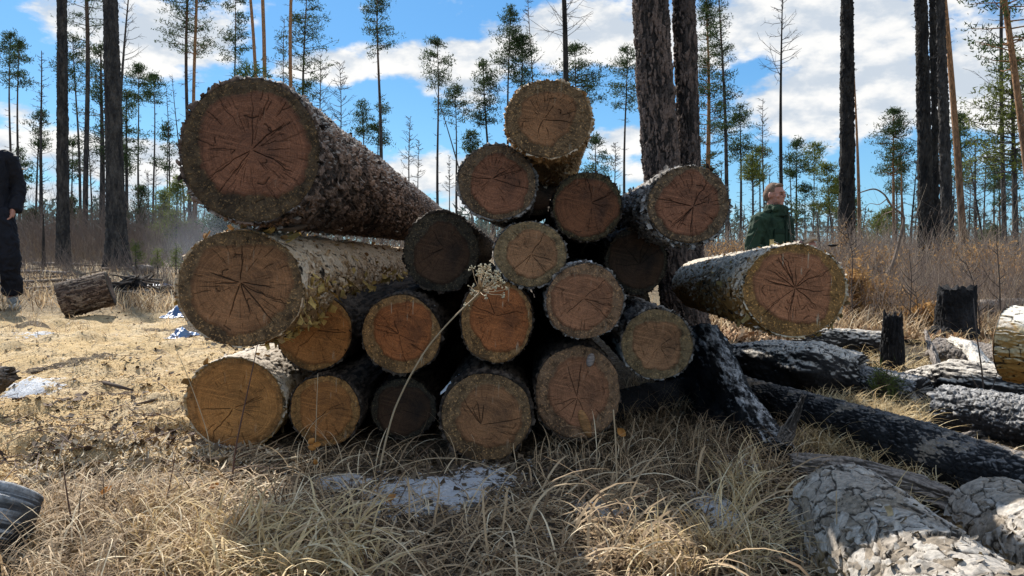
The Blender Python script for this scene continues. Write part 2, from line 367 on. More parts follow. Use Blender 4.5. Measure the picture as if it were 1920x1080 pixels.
# ------------------------------------------------------------------ cut logs
def basis(D):
    D = D / np.linalg.norm(D); X = np.cross(D, [0, 0, 1.]); X /= np.linalg.norm(X); Z = np.cross(X, D)
    return X, D, Z
def rim(th, a, b, seed, irr):
    c = np.stack([np.cos(th) * 1.6 + seed * 3.1, np.sin(th) * 1.6, 0 * th + seed], 1)
    e = (a * b) / np.sqrt((b * np.cos(th)) ** 2 + (a * np.sin(th)) ** 2)
    return e * (1 + (fbm(c, 3, seed) - .5) * irr)
def cut_face(name, a, b, seed, mat, parent, heart=.72, ho=(0, 0), pith=None, na=400, nr=60, irr=.08, ncr=7, nsm=34, scale=.965, knots=()):
    rg = np.random.default_rng(seed)
    if pith is None: pith = (rg.uniform(-.16, .16), rg.uniform(-.16, .16))
    th = np.linspace(0, 2 * np.pi, na + 1); s = np.linspace(0, 1, nr) ** .85
    R = rim(th, a, b, seed, irr) * scale; R[-1] = R[0]
    ring = s[:, None] * R[None]
    x = ring * np.cos(th) + (1 - s[:, None]) * pith[0] * a; z = ring * np.sin(th) + (1 - s[:, None]) * pith[1] * b
    rn = np.repeat(s[:, None], na + 1, 1); TH = np.repeat(th[None], nr, 0)
    cr = np.zeros_like(rn); dmin = 2 * np.pi / na
    def crack(t0, r0, r1, w, wob):
        ph = rg.uniform(0, 9, 3); q = rn[:, :1]
        tc = t0 + wob * (np.sin(q * 7 + ph[0]) * .5 + np.sin(q * 17 + ph[1]) * .22 + np.sin(q * 41 + ph[2]) * .1)
        d = (TH - tc + np.pi) % (2 * np.pi) - np.pi
        d = np.abs(d) * np.maximum(rn, .03)
        prof = np.clip((rn - r0) / .04, 0, 1) * np.clip((r1 - rn) / (.35 * (r1 - r0) + 1e-6), 0, 1) ** .6
        ww = np.maximum(w * (.35 + .65 * prof), dmin * .55 * np.maximum(rn, .12))
        return np.exp(-(d / ww) ** 2) * (prof > 0) * np.minimum(1, .5 + prof)
    vis = rg.uniform(.68, 1.0) if a < .14 else .9; ncr = int(max(2, ncr * rg.uniform(.5, 1.2)))
    for k in range(ncr):
        cr = np.maximum(cr, crack(rg.uniform(0, 6.283), rg.uniform(0, .06), rg.uniform(.4, .93) * min(1, heart + .18), rg.uniform(.005, .010), rg.uniform(.02, .13)))
    for k in range(nsm):
        r0 = rg.uniform(.12, .72); L = rg.uniform(.08, .34)
        cr = np.maximum(cr, crack(rg.uniform(0, 6.283), r0, min(r0 + L, heart + .12), rg.uniform(.003, .006), rg.uniform(.01, .09)) * rg.uniform(.35, .85))
    for k in range(nsm * 2):
        r0 = rg.uniform(.2, .9); cr = np.maximum(cr, crack(rg.uniform(0, 6.283), r0, r0 + rg.uniform(.04, .15), .003, .02) * rg.uniform(.2, .5))
    for k in range(nsm // 7):             # short ring-wise cracks
        rc = rg.uniform(.25, heart); t0 = rg.uniform(0, 6.283); hw = rg.uniform(.08, .22)
        d = (TH - t0 + np.pi) % (2 * np.pi) - np.pi
        rr = rc + .02 * np.sin(d * 14 + k); cr = np.maximum(cr, np.exp(-((rn - rr) / .009) ** 2) * (np.abs(d) < hw) * .8)
    cr *= vis
    hb = fbm(np.stack([np.cos(TH.ravel()) * 1.3 + seed, np.sin(TH.ravel()) * 1.3, TH.ravel() * 0], 1), 3, seed + 5).reshape(rn.shape)
    rh = np.hypot(x / a - ho[0], z / b - ho[1])
    sap = .5 + (rh - heart - (hb - .5) * .34) * 2.6
    sap = np.clip(sap, 0, 1)
    px = np.stack([x.ravel() * 60, z.ravel() * 60, x.ravel() * 0 + seed], 1)
    rough = (fbm(px * 1.6, 3, seed) - .5).reshape(rn.shape)
    yy = -.0015 + cr * .006 + rough * (.0015 + .0035 * sap) + (fbm(px * .12, 2, seed + 1).reshape(rn.shape) - .5) * .01
    yy = yy * sstep(1 - rn, 0, .04)
    V = np.stack([x, yy, z], -1).reshape(-1, 3)
    F_ = gridf(nr, na + 1)
    me = mesh_np(name, V, [F_], {'rn': rn.ravel(), 'th': TH.ravel(), 'crack': cr.ravel(), 'sap': sap.ravel()}, True, mat)
    return link(name, me, parent)
STY = {  # around-cell, along-cell (m), plate step, groove depth, tilt, rough
    'flaky': (.030, .060, .004, .004, .10, .0015), 'pale': (.045, .085, .003, .0025, .06, .001),
    'rough': (.016, .040, .005, .005, .12, .003), 'plate': (.05, .085, .005, .0010, .14, .001), 'shag': (.026, .060, .005, .004, .12, .003),
    'trunk': (.017, .07, .008, .008, .06, .003), 'thick': (.07, .2, .02, .025, .05, .006), 'char': (.013, .020, .0025, .004, .0, .002), 'charlong': (.012, .12, .004, .006, 0, .003)}
TERR = {'flaky': (7, .7, .004, 1.5), 'pale': (7, .8, .0032, .8), 'rough': (7, .8, .005, 1.8), 'plate': (7, .9, .0034, .6), 'shag': (6, .8, .006, 1.2), 'trunk': (5, .8, .007, 2.0), 'thick': (5, .8, .015, 2.0)}
def barkdisp(p, t, sty, seed, along=1):
    sx, sy, st, gr, tl, ro = STY[sty]
    q = p / sx; q = q.copy(); q[:, along] = p[:, along] / sy
    wq = q + (np.stack([fbm(p * 14 + 3, 2, seed), fbm(p * 14 + 9, 2, seed + 1), fbm(p * 14 + 17, 2, seed + 2)], 1) - .5) * 1.5
    f1, f2, cid, vec = worley(wq, seed)
    e = f2 - f1
    if sty in TERR:
        K, fr_, stp, breakup = TERR[sty]
        wp = np.stack([fbm(p * 26 + 3, 3, seed + 21), fbm(p * 26 + 9, 3, seed + 22), fbm(p * 26 + 17, 3, seed + 23)], 1) - .5
        n_ = fbm(q * fr_ + wp * 1.1, 3, seed + 31) * K + cid * breakup + wp[:, 1] * .5
        lv = np.floor(n_); fr = n_ - lv; hs = _h(lv, np.floor(cid * 997), 0 * lv, seed)
        h = (hs - .5) * stp * 1.4 + ((1 - fr) * .5 if sty == 'plate' else (1 - fr) ** 2 * 1.2) * stp - stp * .5 + (sstep(e, 0, .08) - 1) * gr * .7 + (fbm(p * 110, 3, seed + 4) - .5) * ro * 2 + (fbm(p * 7, 2, seed + 6) - .5) * .01
        ed = np.minimum((1 - fr) * (.6 if sty == 'plate' else .55), e * (2.2 if sty == 'plate' else 1.3))
        return h, hs, ed
    lift = (vec[:, along] * np.cos(cid * 40) + vec[:, 0] * np.sin(cid * 40)) * tl * sx
    h = (cid - .5) * st * 2 + (sstep(e, 0, .22) - 1) * gr + lift * .8 + (fbm(p * 90, 3, seed + 4) - .5) * ro * 2 + (fbm(p * 7, 2, seed + 6) - .5) * .01
    return h, cid, e
def bark_skin(name, a, b, L, seed, mat, parent, sty='flaky', taper=.25, na=200, nl=120, irr=.08, flakes=0, fsize=.02, fyellow=0, pw=1.7, flare=0, face_c=None):
    rg = np.random.default_rng(seed + 77)
    th = np.arange(na) / na * 2 * np.pi; R0 = rim(th, a, b, seed, irr)
    t = L * np.linspace(0, 1, nl) ** pw
    rr = R0[None] * (1 - taper * t[:, None] / L)
    x = rr * np.cos(th); z = rr * np.sin(th); y = np.repeat(t[:, None], na, 1)
    p = np.stack([x, y, z], -1).reshape(-1, 3)
    h, cid, e = barkdisp(p, None, sty, seed)
    nrm = np.stack([np.cos(th), 0 * th, np.sin(th)], 1)[None].repeat(nl, 0).reshape(-1, 3)
    V = p + nrm * h[:, None]
    # jagged front lip
    lip = (fbm(np.stack([np.cos(th) * 9, np.sin(th) * 9, 0 * th + seed], 1), 3, seed) - .5) * .022
    V[:na, 1] += -.002 + lip
    inner = np.stack([R0 * .95 * np.cos(th), 0 * th + .004, R0 * .95 * np.sin(th)], 1)
    back = np.array([[0, L, 0]])
    V = np.concatenate([inner, V, back]); nb = len(V) - 1
    cell = np.concatenate([np.full(na, .3), cid, [0.]]); edge = np.concatenate([np.full(na, .1), e, [.1]])
    j = np.arange(na); j2 = (j + 1) % na
    Fq = gridf(nl + 1, na, True)[:, ::-1]; Ft = np.stack([nl * na + j, nl * na + j2, 0 * j + nb], 1)
    fl = np.zeros(len(V))
    if flakes:
        n = flakes; tt = L * rg.uniform(0.005, .75, n) ** 1.5; ta = rg.uniform(0, 2 * np.pi, n)
        fy = rg.uniform(size=n) < fyellow
        ta = np.where(fy & (rg.uniform(size=n) < .7), rg.uniform(-1.3, .1, n), ta)
        Rr = np.interp(ta % (2 * np.pi), th, R0) * (1 - taper * tt / L)
        nn = np.stack([np.cos(ta), 0 * ta, np.sin(ta)], 1); e1 = np.stack([-np.sin(ta), 0 * ta, np.cos(ta)], 1); e2 = np.tile([0., 1, 0], (n, 1))
        ro = rg.uniform(0, 6.28, n); u = e1 * np.cos(ro)[:, None] + e2 * np.sin(ro)[:, None]; v = np.cross(nn, u)
        C = nn * (Rr + .001)[:, None]; C[:, 1] = tt
        sz = fsize * rg.uniform(.35, 1.3, n) * np.where(fy, 1.5, 1); lf = rg.uniform(.15, .9, n) * np.where(fy, 1.4, 1)
        VV = []
        for i in range(4):
            for k in range(3):
                s_ = i / 3; w_ = (k - 1) * .5 * (1 - .35 * s_) * (1 + rg.uniform(-.35, .35, n))
                s2 = s_ * (1 + rg.uniform(-.15, .15, n))
                VV.append(C + u * (s2 * sz)[:, None] + v * (w_ * sz)[:, None] + nn * (lf * s_ ** 1.6 * sz + rg.uniform(-.05, .05, n) * sz)[:, None])
        VV = np.stack(VV, 1).reshape(-1, 3)
        f0 = gridf(4, 3); FF = (f0[None] + (np.arange(n) * 12)[:, None, None]).reshape(-1, 4) + len(V)
        Fq = np.concatenate([Fq, FF]); V = np.concatenate([V, VV])
        cell = np.concatenate([cell, np.repeat(rg.uniform(size=n), 12)]); edge = np.concatenate([edge, np.full(12 * n, .5)])
        fl = np.concatenate([fl, np.repeat(fy.astype(float), 12)])
    me = mesh_np(name, V, [Fq, Ft], {'cell': cell, 'edge': edge, 'fl': fl}, True, mat)
    return link(name, me, parent)
BM = dict(
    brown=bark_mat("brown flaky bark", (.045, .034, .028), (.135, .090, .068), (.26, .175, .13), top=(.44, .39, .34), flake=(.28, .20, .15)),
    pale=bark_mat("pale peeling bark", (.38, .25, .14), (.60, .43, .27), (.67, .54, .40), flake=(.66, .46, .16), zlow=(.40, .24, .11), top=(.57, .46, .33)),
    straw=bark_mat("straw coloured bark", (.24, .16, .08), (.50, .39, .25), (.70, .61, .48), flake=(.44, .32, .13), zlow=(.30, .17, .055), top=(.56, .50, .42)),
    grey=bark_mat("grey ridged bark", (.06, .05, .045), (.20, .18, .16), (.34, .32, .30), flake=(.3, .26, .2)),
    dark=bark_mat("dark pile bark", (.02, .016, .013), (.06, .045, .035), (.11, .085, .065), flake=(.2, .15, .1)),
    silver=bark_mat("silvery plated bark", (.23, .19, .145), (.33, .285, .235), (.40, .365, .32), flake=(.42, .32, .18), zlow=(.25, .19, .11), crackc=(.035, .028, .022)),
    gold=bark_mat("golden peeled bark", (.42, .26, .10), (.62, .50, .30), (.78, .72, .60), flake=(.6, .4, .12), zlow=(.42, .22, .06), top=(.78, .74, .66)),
)
FM = {}
def fm(key, *a, **k):
    if key not in FM: FM[key] = face_mat("cut wood " + key, *a, **k)
    return FM[key]
fm('redbrown', (.20, .098, .064), (.095, .068, .042), .1, .35)
fm('brown', (.25, .140, .078), (.18, .125, .075), .35, .4)
fm('pinkish', (.27, .145, .092), (.23, .155, .105), .25, .3, .7)
fm('orange', (.34, .165, .062), (.31, .18, .075), .6, .3, .5)
fm('yellow', (.38, .205, .078), (.34, .19, .08), .3, .3, .5)
fm('rust', (.31, .125, .052), (.27, .17, .085), .9, .45, .7)
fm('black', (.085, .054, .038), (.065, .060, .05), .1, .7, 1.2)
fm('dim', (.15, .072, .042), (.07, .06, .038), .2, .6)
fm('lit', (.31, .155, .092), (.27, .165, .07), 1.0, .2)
fm('plum', (.21, .105, .07), (.14, .105, .075), .1, .4)
fm('tan', (.30, .18, .11), (.24, .19, .12), .3, .35, .5)
PG = 'cut pine logs in the stacked pile'
def cut_log(label, px, py, a, b, d, fk, bk='dark', sty='flaky', vp=(955, 462), L=3.8, taper=.2, na=160, nl=60, fna=360, fnr=54, heart=.74, ho=(0, 0), seed=1, irr=.12, ncr=7, nsm=30, flakes=0, fsize=.02, fy=0, pith=None, pw=1.8, group=PG, tilt=0):
    C = P(px, py, d); D = ray(*vp) ; X, Y, Z = basis(D)
    root = empty('pine_log', label=label, cat='log', group=group)
    M = Matrix(((X[0], Y[0], Z[0], C[0]), (X[1], Y[1], Z[1], C[1]), (X[2], Y[2], Z[2], C[2]), (0, 0, 0, 1)))
    root.matrix_world = M
    ra, rb = a / 2 / F * d, b / 2 / F * d
    cut_face('cut_face', ra, rb, seed, FM[fk], root, heart, ho, pith, fna, fnr, irr, ncr, nsm)
    bark_skin('bark', ra, rb, L, seed, BM[bk], root, sty, taper, na, nl, irr, flakes, fsize, fy, pw)
    root['r'] = (ra + rb) / 2
    return root
L1 = cut_log('biggest log of the pile, reddish cut face under a dark mossy rim, top corner', 470, 284, 268, 274, 1.75, 'redbrown', 'brown', 'shag', vp=(950, 476), L=3.9, taper=.12,
        na=420, nl=330, fna=640, fnr=100, heart=.74, ho=(.05, .07), seed=3, irr=.05, ncr=10, nsm=60, flakes=900, fsize=.014, pith=(.02, .02), pw=1.5)
L2 = cut_log('thick log with pale peeling bark and yellow curls, under the biggest log', 451, 541, 240, 224, 1.82, 'brown', 'pale', 'pale', vp=(935, 480), L=3.6, taper=.15,
        na=380, nl=300, fna=600, fnr=90, heart=.76, ho=(.03, .02), seed=5, irr=.06, ncr=9, nsm=45, flakes=1000, fsize=.015, fy=.30, pith=(.0, .1), pw=1.6)
R1 = cut_log('thick sunlit log with straw bark jutting out beside the man in green', 1489, 545, 192, 176, 1.86, 'lit', 'straw', 'pale', vp=(1080, 515), L=1.45, taper=.10,
        na=360, nl=260, fna=600, fnr=84, heart=.76, ho=(.0, .05), seed=8, irr=.06, ncr=12, nsm=40, flakes=900, fsize=.011, fy=.12, pith=(.02, .06), pw=1.2)
cut_log('topmost log of the pile with resin runs over its mottled cut face', 1028, 224, 163, 146, 1.98, 'brown', 'pale', 'rough', vp=(1045, 440), L=3.0, taper=.05,
        na=300, nl=160, fna=480, fnr=70, heart=.66, ho=(-.02, .05), seed=11, irr=.05, flakes=500, fsize=.014, pw=1.5)
cut_log('log with a violet brown face, below and beside the topmost log', 932, 343, 150, 140, 2.05, 'plum', 'grey', 'rough', vp=(990, 460), heart=.76, seed=112, ncr=8, nsm=34, fna=440, fnr=64, ho=(.0, -.02))
cut_log('dim brown faced log beneath the topmost log, above the small pinkish one', 1101, 388, 134, 132, 2.08, 'dim', 'dark', 'rough', vp=(1000, 460), heart=.84, seed=13)
cut_log('upper log with thick black ridged bark beside the standing double trunk', 1291, 384, 156, 150, 1.95, 'plum', 'grey', 'rough', vp=(985, 470), L=3.6, taper=.1,
        na=320, nl=220, fna=480, fnr=70, heart=.77, ho=(.02, .03), seed=14, irr=.07, ncr=9, nsm=46, flakes=700, fsize=.014, pw=1.5)
cut_log('black faced log tucked under the tail of the biggest log', 828, 473, 148, 152, 2.26, 'black', 'dark', 'rough', heart=.72, seed=15, nsm=14)
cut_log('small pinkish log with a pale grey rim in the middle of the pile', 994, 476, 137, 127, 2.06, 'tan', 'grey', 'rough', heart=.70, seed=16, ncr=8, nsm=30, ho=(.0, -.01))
cut_log('black faced log below the ridged bark log, next to the standing trunk', 1193, 490, 120, 126, 2.30, 'black', 'dark', 'rough', heart=.80, seed=17, nsm=16)
cut_log('pinkish log with orange edge wood, below the small pale rimmed log', 1096, 565, 152, 144, 2.02, 'pinkish', 'grey', 'rough', heart=.78, ho=(-.04, .0), seed=18, ncr=8, nsm=26)
cut_log('rust red log behind the dried umbel flower head', 931, 603, 140, 162, 2.07, 'rust', 'dark', 'rough', heart=.80, ho=(.08, .05), seed=19)
cut_log('dark red log with whitish lower rim, between umbel stalk and yellow bark curls', 753, 626, 150, 150, 2.12, 'rust', 'dark', 'rough', heart=.74, ho=(.06, .08), seed=20)
cut_log('bright orange log half hidden behind the pale peeling log', 588, 622, 150, 150, 2.2, 'orange', 'dark', 'rough', heart=.9, seed=21, nsm=18, ncr=4)
cut_log('yellow ochre log at the bottom corner next to the sawdust', 441, 757, 188, 176, 2.12, 'yellow', 'straw', 'pale', vp=(935, 470), heart=.86, seed=22, na=240, nl=120, fna=520, fnr=74, nsm=26, ncr=8, flakes=200, irr=.05)
cut_log('orange brown bottom log between the yellow ochre log and the blackened small one', 610, 771, 136, 140, 2.14, 'orange', 'dark', 'rough', heart=.78, seed=23, nsm=20)
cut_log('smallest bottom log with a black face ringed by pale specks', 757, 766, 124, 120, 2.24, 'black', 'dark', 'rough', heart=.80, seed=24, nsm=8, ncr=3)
cut_log('grey brown bottom log touching the grass, with a long slanting crack', 912, 783, 176, 174, 2.01, 'brown', 'dark', 'rough', heart=.70, seed=25, ncr=9, nsm=22, fna=480, fnr=70, ho=(.1, .02))
B5 = cut_log('bottom log with two pale knots in its cut face', 1083, 738, 168, 184, 2.08, 'pinkish', 'dark', 'rough', heart=.68, seed=26, ho=(.02, .04), fna=480, fnr=70, ncr=8, nsm=26)
cut_log('grey rimmed round log at the foot of the pile beside the snowy root', 1232, 646, 140, 138, 2.10, 'tan', 'grey', 'rough', heart=.66, seed=27, ncr=8, nsm=26)
# knots of that log
def knot(ox, oz, rx, rz, rot, parent, col):
    m, t = newmat("knot wood"); p = t.obj()
    t.out(t.mix(t.ramp(t.noise(t.v('MULTIPLY', p, (60, 60, 400)), 1, 3, .6), .35, .65), tuple(c * .5 for c in col), col), .7, t.noise(p, 300, 3), .4, .002)
    th = np.arange(28) / 28 * 2 * np.pi; V = []
    for k, (s, y) in enumerate([(1.12, -.001), (1.0, -.006), (.8, -.009), (.4, -.010), (.02, -.010)]):
        X_ = rx * s * np.cos(th); Z_ = rz * s * np.sin(th)
        V.append(np.stack([ox + X_ * math.cos(rot) - Z_ * math.sin(rot), 0 * th + y, oz + X_ * math.sin(rot) + Z_ * math.cos(rot)], 1))
    link('knot', mesh_np('knot', np.concatenate(V), [gridf(5, 28, True)], None, True, m), parent)
s_ = 2.08 / F
knot(24 * s_, 64 * s_, 7 * s_, 12 * s_, -.25, B5, (.36, .30, .27)); knot(14 * s_, -57 * s_, 9 * s_, 26 * s_, .35, B5, (.42, .21, .08))
# logs of the same pile further in, seen dark between the front ones
for i, (px, py, dm) in enumerate([(860, 560, 120), (690, 690, 110), (1000, 640, 100), (1170, 570, 100), (1010, 350, 110), (830, 690, 90), (1130, 480, 80), (880, 690, 100), (1010, 700, 70), (600, 690, 110)]):
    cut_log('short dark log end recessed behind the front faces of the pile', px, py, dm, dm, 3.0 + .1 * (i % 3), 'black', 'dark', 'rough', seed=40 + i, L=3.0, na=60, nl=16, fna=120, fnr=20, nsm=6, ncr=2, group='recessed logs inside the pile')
# ------------------------------------------------------------------ burnt logs, stumps, roots
def woody(name, path, radii, mat, parent=None, sty='char', na=120, nl=160, seed=1, jag=.03, oval=1.0, gnarl=.12):
    path = np.asarray(path, float); n = len(path); u = np.linspace(0, n - 1, nl)
    pp = np.stack([np.interp(u, np.arange(n), path[:, k]) for k in range(3)], 1)
    for _ in range(max(2, nl // 20)): pp[1:-1] = (pp[:-2] + pp[1:-1] * 2 + pp[2:]) / 4
    rad = np.interp(u, np.arange(n), radii); t, a, b = frames(pp)
    S = np.concatenate([[0], np.cumsum(np.linalg.norm(np.diff(pp, axis=0), axis=1))])
    th = np.arange(na) / na * 2 * np.pi
    loc = np.stack([rad[:, None] * np.cos(th), np.repeat(S[:, None], na, 1), rad[:, None] * np.sin(th)], -1).reshape(-1, 3)
    h, cid, e = barkdisp(loc + seed * 3.7, None, sty, seed)
    lowf = (fbm(loc * np.array([6, 2.5, 6]) + seed, 3, seed + 9) - .5) * gnarl + (fbm(loc * np.array([24, 9, 24]) + seed, 4, seed + 19) - .5) * min(.22, gnarl * .6 + .03)
    rr = (rad[:, None] * (1 + lowf.reshape(nl, na) * 2) + h.reshape(nl, na))
    V = pp[:, None] + rr[..., None] * (np.cos(th)[None, :, None] * a[:, None] + oval * np.sin(th)[None, :, None] * b[:, None])
    jg = (fbm(np.stack([np.cos(th) * 4, np.sin(th) * 4, 0 * th + seed], 1), 3, seed + 3) - .5) * 2
    jg2 = (fbm(np.stack([np.cos(th) * 4, np.sin(th) * 4, 0 * th + seed + 9], 1), 4, seed + 3) - .5) * 2
    V[0] += t[0] * (jg * jag)[:, None]; V[-1] += t[-1] * (jg2 * jag)[:, None]
    V = V.reshape(-1, 3)
    c0 = [pp[0] + (a[0] * math.cos(q) + b[0] * math.sin(q)) * rad[0] * .4 * (0) + t[0] * jag * .8 for q in (0,)]
    in0 = V[:na] * .45 + pp[0] * .55 + t[0] * jag * .6; in1 = V[-na:] * .45 + pp[-1] * .55 - t[-1] * jag * .6
    nV = len(V); V = np.concatenate([V, in0, in1, [pp[0] + t[0] * jag], [pp[-1] - t[-1] * jag]])
    j = np.arange(na); j2 = (j + 1) % na; l0 = (nl - 1) * na
    Fq = np.concatenate([gridf(nl, na, True), np.stack([j, nV + j, nV + j2, j2], 1), np.stack([l0 + j, l0 + j2, nV + na + j2, nV + na + j], 1)])
    Ft = np.concatenate([np.stack([nV + j, 0 * j + nV + 2 * na, nV + j2], 1), np.stack([nV + na + j2, 0 * j + nV + 2 * na + 1, nV + na + j], 1)])
    ex = len(V) - nV
    me = mesh_np(name, V, [Fq, Ft], {'lx': np.concatenate([loc[:, 0], np.zeros(ex)]), 'ly': np.concatenate([loc[:, 1], np.zeros(ex)]), 'lz': np.concatenate([loc[:, 2], np.zeros(ex)]), 'cell': np.concatenate([cid, np.full(ex, .5)]), 'edge': np.concatenate([e, np.full(ex, .3)]), 'fl': np.zeros(len(V))}, True, mat)
    return link(name, me, parent)
CH = char_mat("charred wood"); CHW = char_mat("charred wood with bare patches", ash=(.20, .19, .185), amt=.16, wood=(.40, .33, .26), wt=.64)
ASH = char_mat("ash grey burnt wood", (.03, .03, .032), (.46, .45, .44), .8, .38)
CHB = char_mat("sooty black wood", (.008, .008, .009), (.10, .10, .10), .15, .2)
CHS = char_mat("weathered grey wood", (.05, .042, .036), (.36, .31, .27), .8, .4)
CHSN = char_mat("burnt root with snow", (.008, .008, .009), (.80, .83, .88), .16, .30, cellk=0)
CHT = char_mat("burnt wood with bleached top", (.014, .013, .013), (.70, .64, .56), .34, .46, cellk=.05)
def fallen(label, pts, radii, mat, sty='char', seed=1, name='charred_log', cat='burnt log', sink=.85, zoff=None, **k):
    path = []
    for i, q in enumerate(pts):
        g = G(q[0], q[1]); r = radii[i]
        z = g1(g[0], g[1]) + r * sink + (q[2] if len(q) > 2 else 0)
        path.append((g[0], g[1], z))
    o = woody(name, path, radii, mat, None, sty, seed=seed, **k); return tag(o, label, cat)
BG = 'burnt logs lying on the forest floor'
# (px,py) = where the log touches the ground
fallen('long charred log with a bare grey patch and scaly char, running out of the frame', [(1345, 745), (1500, 800), (1660, 858), (1830, 925), (1990, 990), (2200, 1080)], [.058, .066, .070, .073, .075, .076], CHW, 'char', 2, na=180, nl=520, gnarl=.04)
fallen('thin charred pole in front of the long charred log', [(1490, 895), (1600, 915), (1720, 945), (1850, 985)], [.030, .036, .034, .022], CHS, 'charlong', 3, na=110, nl=240, gnarl=.06)
fallen('burnt hollow log chunk with a snow white upper side', [(1352, 700), (1430, 715), (1530, 730), (1610, 738)], [.065, .105, .12, .09], CHT, 'rough' if False else 'char', 4, na=130, nl=160, gnarl=.28, jag=.06)
fallen('burnt log with a bleached top lying behind the hollow chunk', [(1500, 665), (1580, 664), (1680, 668)], [.07, .075, .07], CHT, 'charlong', 5, na=90, nl=120, gnarl=.1)
fallen('ash white log with cracked scales in front of the black stump', [(1550, 722), (1640, 742), (1730, 762)], [.062, .062, .058], ASH, 'rough', 6, na=120, nl=200, gnarl=.05)
fallen('burnt log with a bleached top starting at the black stump', [(1698, 735), (1790, 752), (1900, 775), (2050, 805)], [.05, .09, .09, .09], CHT, 'charlong', 7, na=120, nl=220, gnarl=.12)
fallen('whitened cracked log under the bleached top log', [(1765, 800), (1850, 818), (1960, 842), (2100, 870)], [.075, .075, .075, .07], ASH, 'rough', 8, na=120, nl=220, gnarl=.08)
fallen('grey cracked log lying below the golden bark log', [(1755, 690), (1840, 702), (1950, 722)], [.08, .085, .08], CHS, 'char', 9, na=100, nl=140, gnarl=.05)
fallen('pale weathered log far behind the black stump', [(1590, 578), (1640, 580), (1690, 579)], [.06, .07, .05], CHS, 'charlong', 10, na=40, nl=60)
fallen('weathered grey log behind the tall burnt stump', [(1810, 600), (1880, 598), (1990, 600)], [.09, .09, .09], CHS, 'charlong', 11, na=50, nl=80)
fallen('charred log lying crosswise under the grey rimmed log', [(1120, 790), (1210, 775), (1310, 762)], [.05, .06, .06], CHB, 'char', 12, na=80, nl=100)
fallen('sooty log propping the straw bark log from below', [(1240, 720), (1330, 712), (1420, 700)], [.075, .085, .08], CHB, 'char', 13, na=80, nl=100, gnarl=.2)
for i, (pts, rr, mt, lab) in enumerate([([(1560, 700), (1640, 690), (1745, 705)], [.018, .02, .012], CHB, 'thin black charred pole behind the ash white log'),
    ([(1700, 860), (1790, 830), (1900, 812)], [.016, .018, .010], CHS, 'thin grey pole crossing towards the whitened cracked log'),
    ([(1420, 775), (1540, 772), (1660, 790)], [.014, .016, .010], CHB, 'thin sooty branch behind the leaning grey stake'),
    ([(1760, 668), (1850, 672), (1940, 655)], [.022, .024, .014], CHS, 'slim grey pole by the foot of the wide burnt stump'),
    ([(1590, 640), (1660, 652), (1740, 645)], [.022, .022, .012], CHB, 'slim black pole lying behind the narrow black stump')]):
    fallen(lab, pts, rr, mt, 'charlong', 30 + i, 'charred_pole', 'pole', na=36, nl=70, gnarl=.15)
# snow dusted root
a_ = P(1318, 655, 2.9); b_ = P(1375, 745, 2.45); c_ = P(1425, 812, 2.18); d_ = P(1472, 862, 1.98)
root = empty('burnt_root', (a_[0], a_[1], 0), label='burnt root spilling from the double trunk towards the grass, dusted with snow', cat='root')
ri = Matrix.Translation(-Vector((a_[0], a_[1], 0)))
o = woody('root_wood', [a_, b_, c_, d_], [.10, .062, .055, .04], CHSN, root, 'char', na=90, nl=140, seed=14, gnarl=.22); o.matrix_parent_inverse = ri
o = woody('root_wood', [P(1290, 700, 2.9), P(1350, 790, 2.5), P(1395, 850, 2.2)], [.13, .09, .05], CHB, root, 'char', na=80, nl=80, seed=15, gnarl=.3); o.matrix_parent_inverse = ri
snowm, t = newmat("snow"); t.out(t.mix(t.ramp(t.noise(t.pos(), 60, 4, .6), .3, .6), (.62, .66, .72), (.84, .87, .92)), .7, t.noise(t.pos(), 110, 4), .6, .006, spec=.3)
def snowstrip(name, pts, wid, hgt, parent, seed, inv=None, n=60, m=14, thr=.44):
    pts = np.asarray(pts, float); u = np.linspace(0, len(pts) - 1, n); pp = np.stack([np.interp(u, np.arange(len(pts)), pts[:, k]) for k in range(3)], 1)
    w_ = np.interp(u, np.arange(len(pts)), wid); t_, a, b = frames(pp); s = np.linspace(-1, 1, m)
    wj = 1 + (fbm(np.stack([u * 2.5, 0 * u, 0 * u + seed], 1), 3, seed) - .5) * 1.3
    side = np.cross(t_, [0, 0, 1.]); side /= np.linalg.norm(side, axis=1)[:, None]
    V = pp[:, None] + side[:, None] * (s[None, :, None] * (w_ * wj)[:, None, None])
    nz_ = fbm(V.reshape(-1, 3) * 38, 3, seed).reshape(n, m)
    V[..., 2] += hgt * (1 - s ** 2)[None] ** .7 * (.3 + 1.4 * nz_) - .8 * w_[:, None] * s[None] ** 2 * .6
    F_ = gridf(n, m); keep = (fbm(V.reshape(-1, 3) * 26 + 5, 3, seed + 2)[F_].mean(1) > thr - .12)
    o = link(name, mesh_np(name, V.reshape(-1, 3), [F_[keep]], None, True, snowm), parent)
    if inv is not None: o.matrix_parent_inverse = inv
    return o
up = np.array([0, 0, 1.])
0 and snowstrip('snow_cover', [P(1322, 668, 2.8) , P(1355, 725, 2.5), P(1372, 735, 2.42)], [.035, .05, .03], .02, root, 3, ri)
0 and snowstrip('snow_cover', [P(1385, 742, 2.38), P(1405, 785, 2.22), P(1440, 830, 2.02), P(1488, 862, 1.9)], [.03, .045, .06, .035], .025, root, 4, ri, n=90)
g = P(1455, 850, 2.0)
stk = tag(woody('wood_stake', [P(1462, 838, 2.0), P(1480, 805, 2.0), P(1507, 742, 1.98)], [.024, .030, .010], CHS, None, 'charlong', na=70, nl=90, seed=16, oval=.6, gnarl=.1, jag=.012), 'broken grey stake leaning against the long charred log', 'stake')
